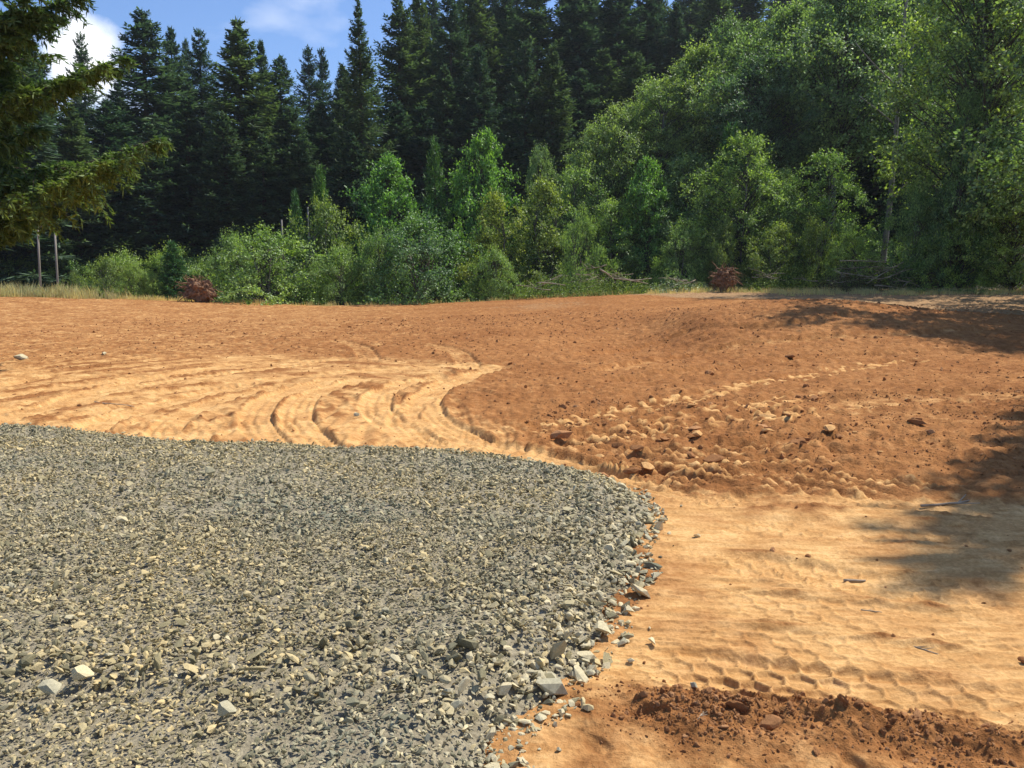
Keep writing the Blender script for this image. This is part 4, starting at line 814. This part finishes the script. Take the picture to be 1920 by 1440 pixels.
# bare stubs behind the yellowish bush
for px, p0, p1, lab in [(528, 412, 470, 'thin pale dead stem above the big round bush'), (577, 388, 440, 'thin pale dead stem before the young firs')]:
    a_ = AT(px, p0, 61); z_ = float(base_height(a_[0], 61)); acc = Acc(); tube(acc, [[0, 0, 0], [0.03, 0, (a_[2] - z_) * 0.5], [0, 0, a_[2] - z_]], [0.09, 0.08, 0.06], 7)
    tag(obj('dead_stem', acc.mesh('dead_stem', [M['alder_bark']], True), None, (a_[0], 61, z_)), lab, 'dead stem')
open_fir = conifer_mesh('open_fir', 20, 4.0, 91, M['fir'], whorl=0.6, nb=6, droop=0.2, sw=0.2, nsp=9, top_pow=0.65, gap=0.28)
# trees just outside the frame on the right whose shade falls on the field
OUT = 'trees beyond the right side that shade the field'
def shade_tree(pr, nm, x, y, h, rad, lab, cat):
    place(pr, nm, x, y, float(base_height(x, y)), rad / pr['R'], h / pr['H'], rt.uniform(0, 6), lab, cat, OUT)
shade_tree(open_fir, 'fir_tree', 12.1, 10.75, 15.2, 2.7, 'nearest fir, outside the frame, shading the lower right tan ground', 'fir tree')
shade_tree(open_fir, 'fir_tree', 13.1, 12.7, 13.8, 2.2, 'second nearest fir, outside the frame, shading the loose earth at right', 'fir tree')
shade_tree(talls[1], 'alder_tree', 22.6, 27.2, 18.5, 5.0, 'alder outside the frame shading the hump on the right', 'alder tree')
shade_tree(talls[1], 'alder_tree', 27, 33.5, 17, 5.0, 'rear alder outside the frame shading the far right of the field', 'alder tree')

# --- the near spruce whose boughs hang in from the left
def near_spruce():
    tx, ty = AT(-190, 520, 17)[:2]; zb = gz1(tx, ty); root = empty('near_spruce', (tx, ty, zb)); tag(root, 'near spruce with drooping yellow green boughs reaching in from the left border', 'spruce tree', None)
    H = 20.0; acc = Acc(); z = np.linspace(0, H, 14); tube(acc, np.column_stack([0.05 * np.sin(z), 0.04 * np.cos(z), z]), 0.30 * (1 - z / H * 0.85), 12); obj('trunk', acc.mesh('trunk', [M['bark']], True), root)
    r_ = np.random.default_rng(3)
    B = [(165, -5, 17.0, 0.55), (60, 60, 16.5, 0.5), (238, 108, 17.4, 0.45), (190, 118, 16.4, 0.5), (140, 150, 17.8, 0.5), (80, 240, 16.6, 0.45), (60, 215, 18.0, 0.5), (312, 258, 17.0, 0.75), (200, 300, 16.2, 0.7), (110, 300, 17.8, 0.7), (105, 385, 16.8, 0.4), (60, 400, 17.6, 0.5), (30, 330, 16.4, 0.6), (20, 130, 17.2, 0.6), (120, 30, 17.8, 0.5), (50, -60, 17, 0.6), (40, 430, 17.2, 0.35), (30, 20, 16.4, 0.6), (90, -20, 16.2, 0.5)]
    for bi in range(16):   # the side away from the camera's view and above
        B.append((None, r_.uniform(0, 6.28), r_.uniform(3.5, 17), r_.uniform(0.4, 0.6)))
    for bi, (px, py, D, hang) in enumerate(B):
        if px is None:
            a = py; Lb = 3.6 * (1 - D / 21) + 0.8; tip = np.array([math.cos(a) * Lb, math.sin(a) * Lb, D]); dens = 0.45
            if tip[0] > 0.8 and tip[1] < 0: continue
        else: q = AT(px, py, D); tip = q - np.array([tx, ty, zb]); dens = 1.0
        Lr = math.hypot(tip[0], tip[1]); base = np.array([0, 0, tip[2] + 0.05 * Lr + r_.uniform(-0.1, 0.5)])
        n = 26; t = np.linspace(0, 1, n); Pm = base + (tip - base) * t[:, None]; Pm[:, 2] -= 0.16 * Lr * np.sin(t * 3.14) ** 1.2; Pm[:, 1] += 0.12 * np.sin(t * 5 + bi); 
        wood = Acc(); tube(wood, Pm, np.linspace(0.045, 0.006, n), 5); P0, D0, N0, L0, W0 = [], [], [], [], []
        ax = unit(tip - base); sd = unit(np.cross(ax, [0, 0, 1.0]))
        for i in range(int(125 * dens * Lr / 4)):
            u = r_.uniform(0.12, 1.0); p = np.array([np.interp(u, t, Pm[:, k]) for k in range(3)]); side = r_.choice([-1, 1])
            Lt = (0.85 * (1 - u) ** 0.7 * min(1, u * 4) + 0.14) * r_.uniform(0.4, 1.2) * hang * 2.2
            dr = ax * r_.uniform(0.3, 1.0) + sd * side * r_.uniform(0.4, 1.1) + np.array([0, 0, r_.normal(0.02, 0.22)]); dr = dr / np.linalg.norm(dr)
            m = 8; s = np.linspace(0, 1, m); tw = p + dr * (Lt * s)[:, None]; tw[:, 2] -= hang * 0.7 * Lt * s ** 2
            tube(wood, tw[::2], np.linspace(0.010, 0.004, 4), 3, False)
            k = int(12 + 42 * Lt); us = r_.random(k); pp = np.stack([np.interp(us, s, tw[:, c]) for c in range(3)], -1)
            sdv = unit(np.cross(dr, [0, 0, 1.0])); dd = dr * 0.7 + sdv * r_.choice([-1, 1], (k, 1)) * r_.uniform(0.3, 1.1, (k, 1)) + r_.normal(0, 0.25, (k, 3)) + np.array([0, 0, -1.0]) * r_.uniform(0, 0.9, (k, 1)) * hang
            P0.append(pp); D0.append(dd); N0.append(np.array([0, 0, 1.0]) + r_.normal(0, 0.6, (k, 3))); L0.append(r_.uniform(0.08, 0.19, k)); W0.append(r_.uniform(0.03, 0.055, k))
            k2 = int((4 + 15 * Lt) * hang); us = r_.random(k2); pp = np.stack([np.interp(us, s, tw[:, c]) for c in range(3)], -1)   # hanging curtains
            P0.append(pp); D0.append(np.array([0, 0, -1.0]) + r_.normal(0, 0.28, (k2, 3))); N0.append(r_.normal(0, 1, (k2, 3))); L0.append(r_.uniform(0.08, 0.26, k2)); W0.append(r_.uniform(0.025, 0.045, k2))
        V_, T_ = leaves(np.vstack(P0), np.vstack(D0), np.vstack(N0), np.concatenate(L0), np.concatenate(W0))
        bo = obj('bough', wood.mesh('bough', [M['bark']]), root); obj('needles', mesh_np('needles', V_, T_, [M['spruce']]), bo)
near_spruce()

# --- grass, ferns
def grass_mesh(name, P, h, n, r_, mat, spread=0.12, w=0.012):
    k = len(P); B = np.repeat(P, n, 0) + r_.normal(0, spread, (k * n, 3)) * [1, 1, 0]; hh = np.repeat(h, n) * r_.uniform(0.45, 1.15, k * n); a = r_.uniform(0, 6.28, k * n)
    d = np.stack([np.cos(a), np.sin(a), 0 * a], -1); ln = r_.uniform(0.1, 0.5, k * n)[:, None] * hh[:, None]; s = np.stack([-np.sin(a + 1), np.cos(a + 1), 0 * a], -1) * w
    up = np.array([0, 0, 1.0]) * hh[:, None]
    V_ = np.stack([B - s, B + s, B + up * 0.6 + d * ln * 0.35 + s * 0.7, B + up * 0.6 + d * ln * 0.35 - s * 0.7, B + up + d * ln], 1).reshape(-1, 3); b = np.arange(k * n)[:, None] * 5
    return mesh_np(name, V_, [b + np.array([[0, 1, 2, 3]]), b + np.array([[3, 2, 4]])], [mat])
rgx = np.random.default_rng(8)
def strip(x0, x1, y0, y1, n_):
    x = rgx.uniform(x0, x1, n_); y = rgx.uniform(y0, y1, n_); k = noise2(x / 1.5, y / 1.5, 41) > -0.15; x = x[k]; y = y[k]; return np.stack([x, y, surf(x, y)], -1)
P = strip(-37, -20, 49.0, 53, 1900); P = P[rgx.random(len(P)) < np.clip((-23.5 - P[:, 0]) / 6.0, 0, 1)]; o = obj('dry_grass', grass_mesh('dry_grass', P, 0.25 + 0.75 * rgx.random(len(P)) ** 2, 12, rgx, M['grass'], 0.15, 0.018)); o['kind'] = 'stuff'
P = strip(-25, -19, 50, 52.5, 220); P2 = strip(14, 30, 41, 47, 500); P3 = strip(8, 20, 46, 50, 250); P4 = strip(-18, 8, 50, 51.5, 160)
P = np.vstack([P, P2, P3, P4]); o = obj('short_grass', grass_mesh('short_grass', P, 0.12 + 0.28 * rgx.random(len(P)), 14, rgx, M['grass'], 0.16, 0.012)); o['kind'] = 'stuff'
P = np.array([[*G(1895, 545)[:2], 0]]) ; P[:, 2] = surf(P[:, 0], P[:, 1])
def fern_mesh(seed):
    r_ = np.random.default_rng(seed); P0, D0, N0, L0 = [], [], [], []
    for k in range(16):
        a = r_.uniform(0, 6.28); L = r_.uniform(0.7, 1.1); u = np.linspace(0.08, 1, 16); d = np.array([math.cos(a), math.sin(a), 0]); s = np.array([-d[1], d[0], 0])
        P = d * (L * u)[:, None] + np.array([0, 0, 1.0]) * (L * (0.95 * u - 0.75 * u * u))[:, None]
        for sg in (-1, 1): P0.append(P); D0.append(s * sg + d * 0.35 + r_.normal(0, 0.08, P.shape)); N0.append(np.tile([0, 0, 1.0], (16, 1)) + r_.normal(0, 0.2, P.shape)); L0.append(0.20 * (1 - u) ** 0.6 * (0.35 + u) + 0.02)
    L = np.concatenate(L0); V_, T_ = leaves(np.vstack(P0), np.vstack(D0), np.vstack(N0), L, L * 0.32 + 0.01); return mesh_np('fern', V_, T_, [M['fern']])
ferns = [fern_mesh(1), fern_mesh(2)]
for px, py, D, s, lab in [(1728, 532, 43, 0.9, 'bright fern at the left end of the fern row'), (1765, 535, 43.5, 0.8, 'second fern from the left end of the fern row'), (1800, 528, 43, 0.8, 'fern standing before the shaded shrub'), (1835, 532, 42, 0.8, 'fern left of the pale dry grass tuft'), (1860, 522, 42.5, 0.8, 'fern nearest the right border'), (745, 566, 52, 0.8, 'yellow green fern sprig at the dirt lip in the centre'), (590, 572, 52, 0.7, 'small fern on the lip below the yellowish bush')]:
    g = AT(px, py, D); o = obj('fern', ferns[int(px) % 2], None, (g[0], D, float(surf(g[0], D)[0]) - 0.02)); o.scale = (s, s, s); o.rotation_euler = (0, 0, px); tag(o, lab, 'fern', 'ferns at the forest foot')
# --- brush piles
def brush(name, cpx, cpy, D, wpx, hpx, seed, label, mat, nst, nleaf, leaf=0.11, sticks=()):
    r_ = np.random.default_rng(seed); c = AT(cpx, cpy, D); W = wpx / F * D / 2; Hh = hpx / F * D; z = float(base_height(c[0], D)); root = empty(name, (c[0], D, z)); tag(root, label, 'brush pile')
    def top(x, y): return Hh * np.clip(1 - (x / W) ** 2, 0, 1) ** 0.5 * np.clip(1 - (y / 1.7) ** 2, 0, 1) * (0.75 + 0.5 * noise2(x / 0.8 + seed, y / 0.8, seed))
    lx = r_.uniform(-W, W, nleaf); ly = r_.uniform(-1.7, 1.7, nleaf); lz = top(lx, ly) * r_.uniform(0.15, 1.08, nleaf) + 0.02
    cx_ = noise2(lx / 0.35, ly / 0.35, seed + 5); k = cx_ > -0.25; P = np.stack([lx, ly, lz], -1)[k]; nk = len(P); L = leaf * r_.uniform(0.6, 1.3, nk)
    V_, T_ = leaves(P, r_.normal(0, 1, (nk, 3)), np.array([0, 0, 1.0]) + r_.normal(0, 0.6, (nk, 3)), L, L * 0.6); obj('leaves', mesh_np('leaves', V_, T_, [mat]), root)
    for i in range(nst):
        x = r_.uniform(-W * 0.85, W * 0.85); y = r_.uniform(-1.4, 1.0); a = r_.uniform(-0.5, 0.5) + (math.pi if r_.random() < 0.5 else 0); L = r_.uniform(0.8, 2.6); rs = r_.uniform(0.012, 0.035)
        s_ = np.linspace(-0.5, 0.5, 6); zt = float(top(np.array([x]), np.array([y]))[0]); Pp = np.column_stack([x + s_ * L * math.cos(a), y + s_ * L * math.sin(a), zt * 0.85 + 0.06 + s_ * r_.normal(0.0, 0.35) * L * 0.6 + 0.05 * np.sin(s_ * 6)]); Pp[:, 2] = np.maximum(Pp[:, 2], 0.03)
        ac = Acc(); tube(ac, Pp, np.linspace(rs, rs * 0.4, 6), 5)
        for f in range(2):
            b = Pp[2 + f]; q = b + np.linspace(0, 1, 4)[:, None] * np.array([math.cos(a + r_.normal(0, 0.6)), math.sin(a), r_.normal(0.3, 0.4)]) * L * 0.3; tube(ac, q, np.linspace(rs * 0.5, rs * 0.2, 4), 4, False)
        obj('branch', ac.mesh('branch', [M['stick']], True), root)
    for (x0, y0, x1, y1, rs) in sticks:
        a_ = AT(x0, y0, D - 1.2) - np.array([c[0], D, z]); b_ = AT(x1, y1, D - 1.0) - np.array([c[0], D, z]); ac = Acc(); s_ = np.linspace(0, 1, 6)[:, None]; tube(ac, a_ + (b_ - a_) * s_ + np.sin(s_ * 3.1) * np.array([0, 0, 0.04]), np.linspace(rs, rs * 0.6, 6), 6); obj('branch', ac.mesh('branch', [M['stick']], True), root)
    return root
brush('brush_pile', 1105, 545, 50.5, 270, 58, 1, 'long low heap of cut leafy branches at the centre of the dirt lip', M['yellow'], 16, 10000, sticks=[(1125, 505, 1150, 522, 0.05), (1150, 522, 1215, 532, 0.04), (1010, 530, 1060, 535, 0.04), (1190, 528, 1222, 522, 0.04)])
brush('brush_pile', 1650, 535, 47.5, 230, 62, 2, 'brown heap of dead branches with a pale log at right', M['brown_leaf'], 30, 9000, sticks=[(1575, 489, 1660, 492, 0.035), (1640, 535, 1700, 543, 0.05), (1690, 540, 1706, 527, 0.04), (1625, 532, 1670, 505, 0.035)])
brush('brush_pile', 1470, 540, 49, 150, 50, 3, 'low olive heap of bramble and leaves right of the root ball', M['yellow'], 8, 5600, 0.1)
brush('brush_pile', 1275, 545, 50, 110, 30, 4, 'thin strip of leafy litter left of the right root ball', M['dry_leaf'], 4, 3600, 0.1)
# --- uprooted root balls
def root_ball(px, py, D, w, h, seed, label, ball):
    r_ = np.random.default_rng(seed); c = AT(px, py, D); x, y = c[0], D; z = gz1(x, y); root = empty('root_ball', (x, y, z)); tag(root, label, 'root ball', 'uprooted stumps at the field edge'); W = w / F * D / 2; Hh = h / F * D
    bm = bmesh.new(); bmesh.ops.create_icosphere(bm, subdivisions=4, radius=1.0)
    for v in bm.verts:
        p = v.co; k = 0.72 * (1 + 0.22 * math.sin(4 * p.x + seed) * math.sin(5 * p.z) + 0.14 * math.sin(11 * p.y + 3) * math.sin(9 * p.z + 1) + r_.uniform(-0.1, 0.1)); v.co = Vector((p.x * k * W, p.y * k * W * 0.8, (p.z * k * 0.5 + (0.5 if ball else 0.36)) * Hh))
    me_ = bpy.data.meshes.new('stump'); bm.to_mesh(me_); bm.free(); me_.materials.append(M['root']); obj('stump', me_, root)
    n = 95
    for lvl in range(n // 5):
        ac = Acc()
        for i in range(6):
            d = unit(r_.normal(0, 1, 3) * [1, 0.8, 0.8] + [0, -0.2, 0.25 if ball else 0.5]); s_ = np.linspace(0, 1, 7)[:, None]; st = np.array([0, 0, Hh * (0.5 if ball else 0.3)]) + d * [W * 0.5, W * 0.4, Hh * 0.28]
            Lr = r_.uniform(0.3, 0.95) * W; P = st + d * s_ * Lr + np.cumsum(r_.normal(0, 0.05 * W, (7, 3)), 0) - [0, 0, 1] * s_ ** 2 * Lr * r_.uniform(0, 0.9); P[:, 2] = np.clip(P[:, 2], 0.02, None); rs = r_.uniform(0.012, 0.065); tube(ac, P, np.linspace(rs, rs * 0.25, 7), 4)
        obj('root', ac.mesh('root', [M['root']]), root)
    return root
root_ball(376, 566, 49.5, 70, 60, 1, 'torn red stump with splayed roots left of the round bush', False)
root_ball(1358, 545, 47, 50, 52, 2, 'round reddish root ball on the right part of the dirt lip', True)
# --- utility poles and their wire
def pole(px, ytop, ybot, D, label, cross):
    a = AT(px, ytop, D); b = AT(px + 4, ybot, D); z = float(base_height(b[0], D)); root = empty('utility_pole', (b[0], D, z)); tag(root, label, 'utility pole', 'old utility poles'); h = a[2] - z; dx = a[0] - b[0]
    ac = Acc(); tube(ac, [[0, 0, -0.2], [dx * 0.5, 0, h * 0.5], [dx, 0, h]], [0.085, 0.078, 0.07], 10); obj('post', ac.mesh('post', [M['pole']], True), root)
    if cross:
        bm = bmesh.new(); bmesh.ops.create_cube(bm, size=1.0, matrix=Matrix.Translation((dx + 0.14, -0.12, h - 0.22)) @ Matrix.Diagonal((0.62, 0.10, 0.12, 1))); bmesh.ops.bevel(bm, geom=bm.edges[:], offset=0.01, segments=1, affect='EDGES'); me_ = bpy.data.meshes.new('crossarm'); bm.to_mesh(me_); bm.free(); me_.materials.append(M['pole']); obj('crossarm', me_, root)
        for ix in (-0.05, 0.36):
            ac = Acc(); tube(ac, [[dx + ix, -0.12, h - 0.16], [dx + ix, -0.12, h - 0.10], [dx + ix, -0.12, h - 0.04]], [0.02, 0.04, 0.025], 8); obj('insulator', ac.mesh('insulator', [M['wire']], True), root)
    return np.array([a[0], D, a[2]])
p1 = pole(70, 420, 530, 60, 'left and taller utility pole, brownish with a short crossarm', True); p2 = pole(103, 437, 532, 61.5, 'right and shorter utility pole, plain grey post', False)
ac = Acc(); t = np.linspace(0, 1, 9)[:, None]; q = p1 + [0, 0, -0.25] + (p2 - p1 + [0, 0, 0.1]) * t; q[:, 2] -= 0.25 * np.sin(t[:, 0] * 3.14); tube(ac, q, 0.012, 5); tag(obj('overhead_wire', ac.mesh('overhead_wire', [M['wire']], True)), 'thin dark wire sagging between the two utility poles', 'wire')
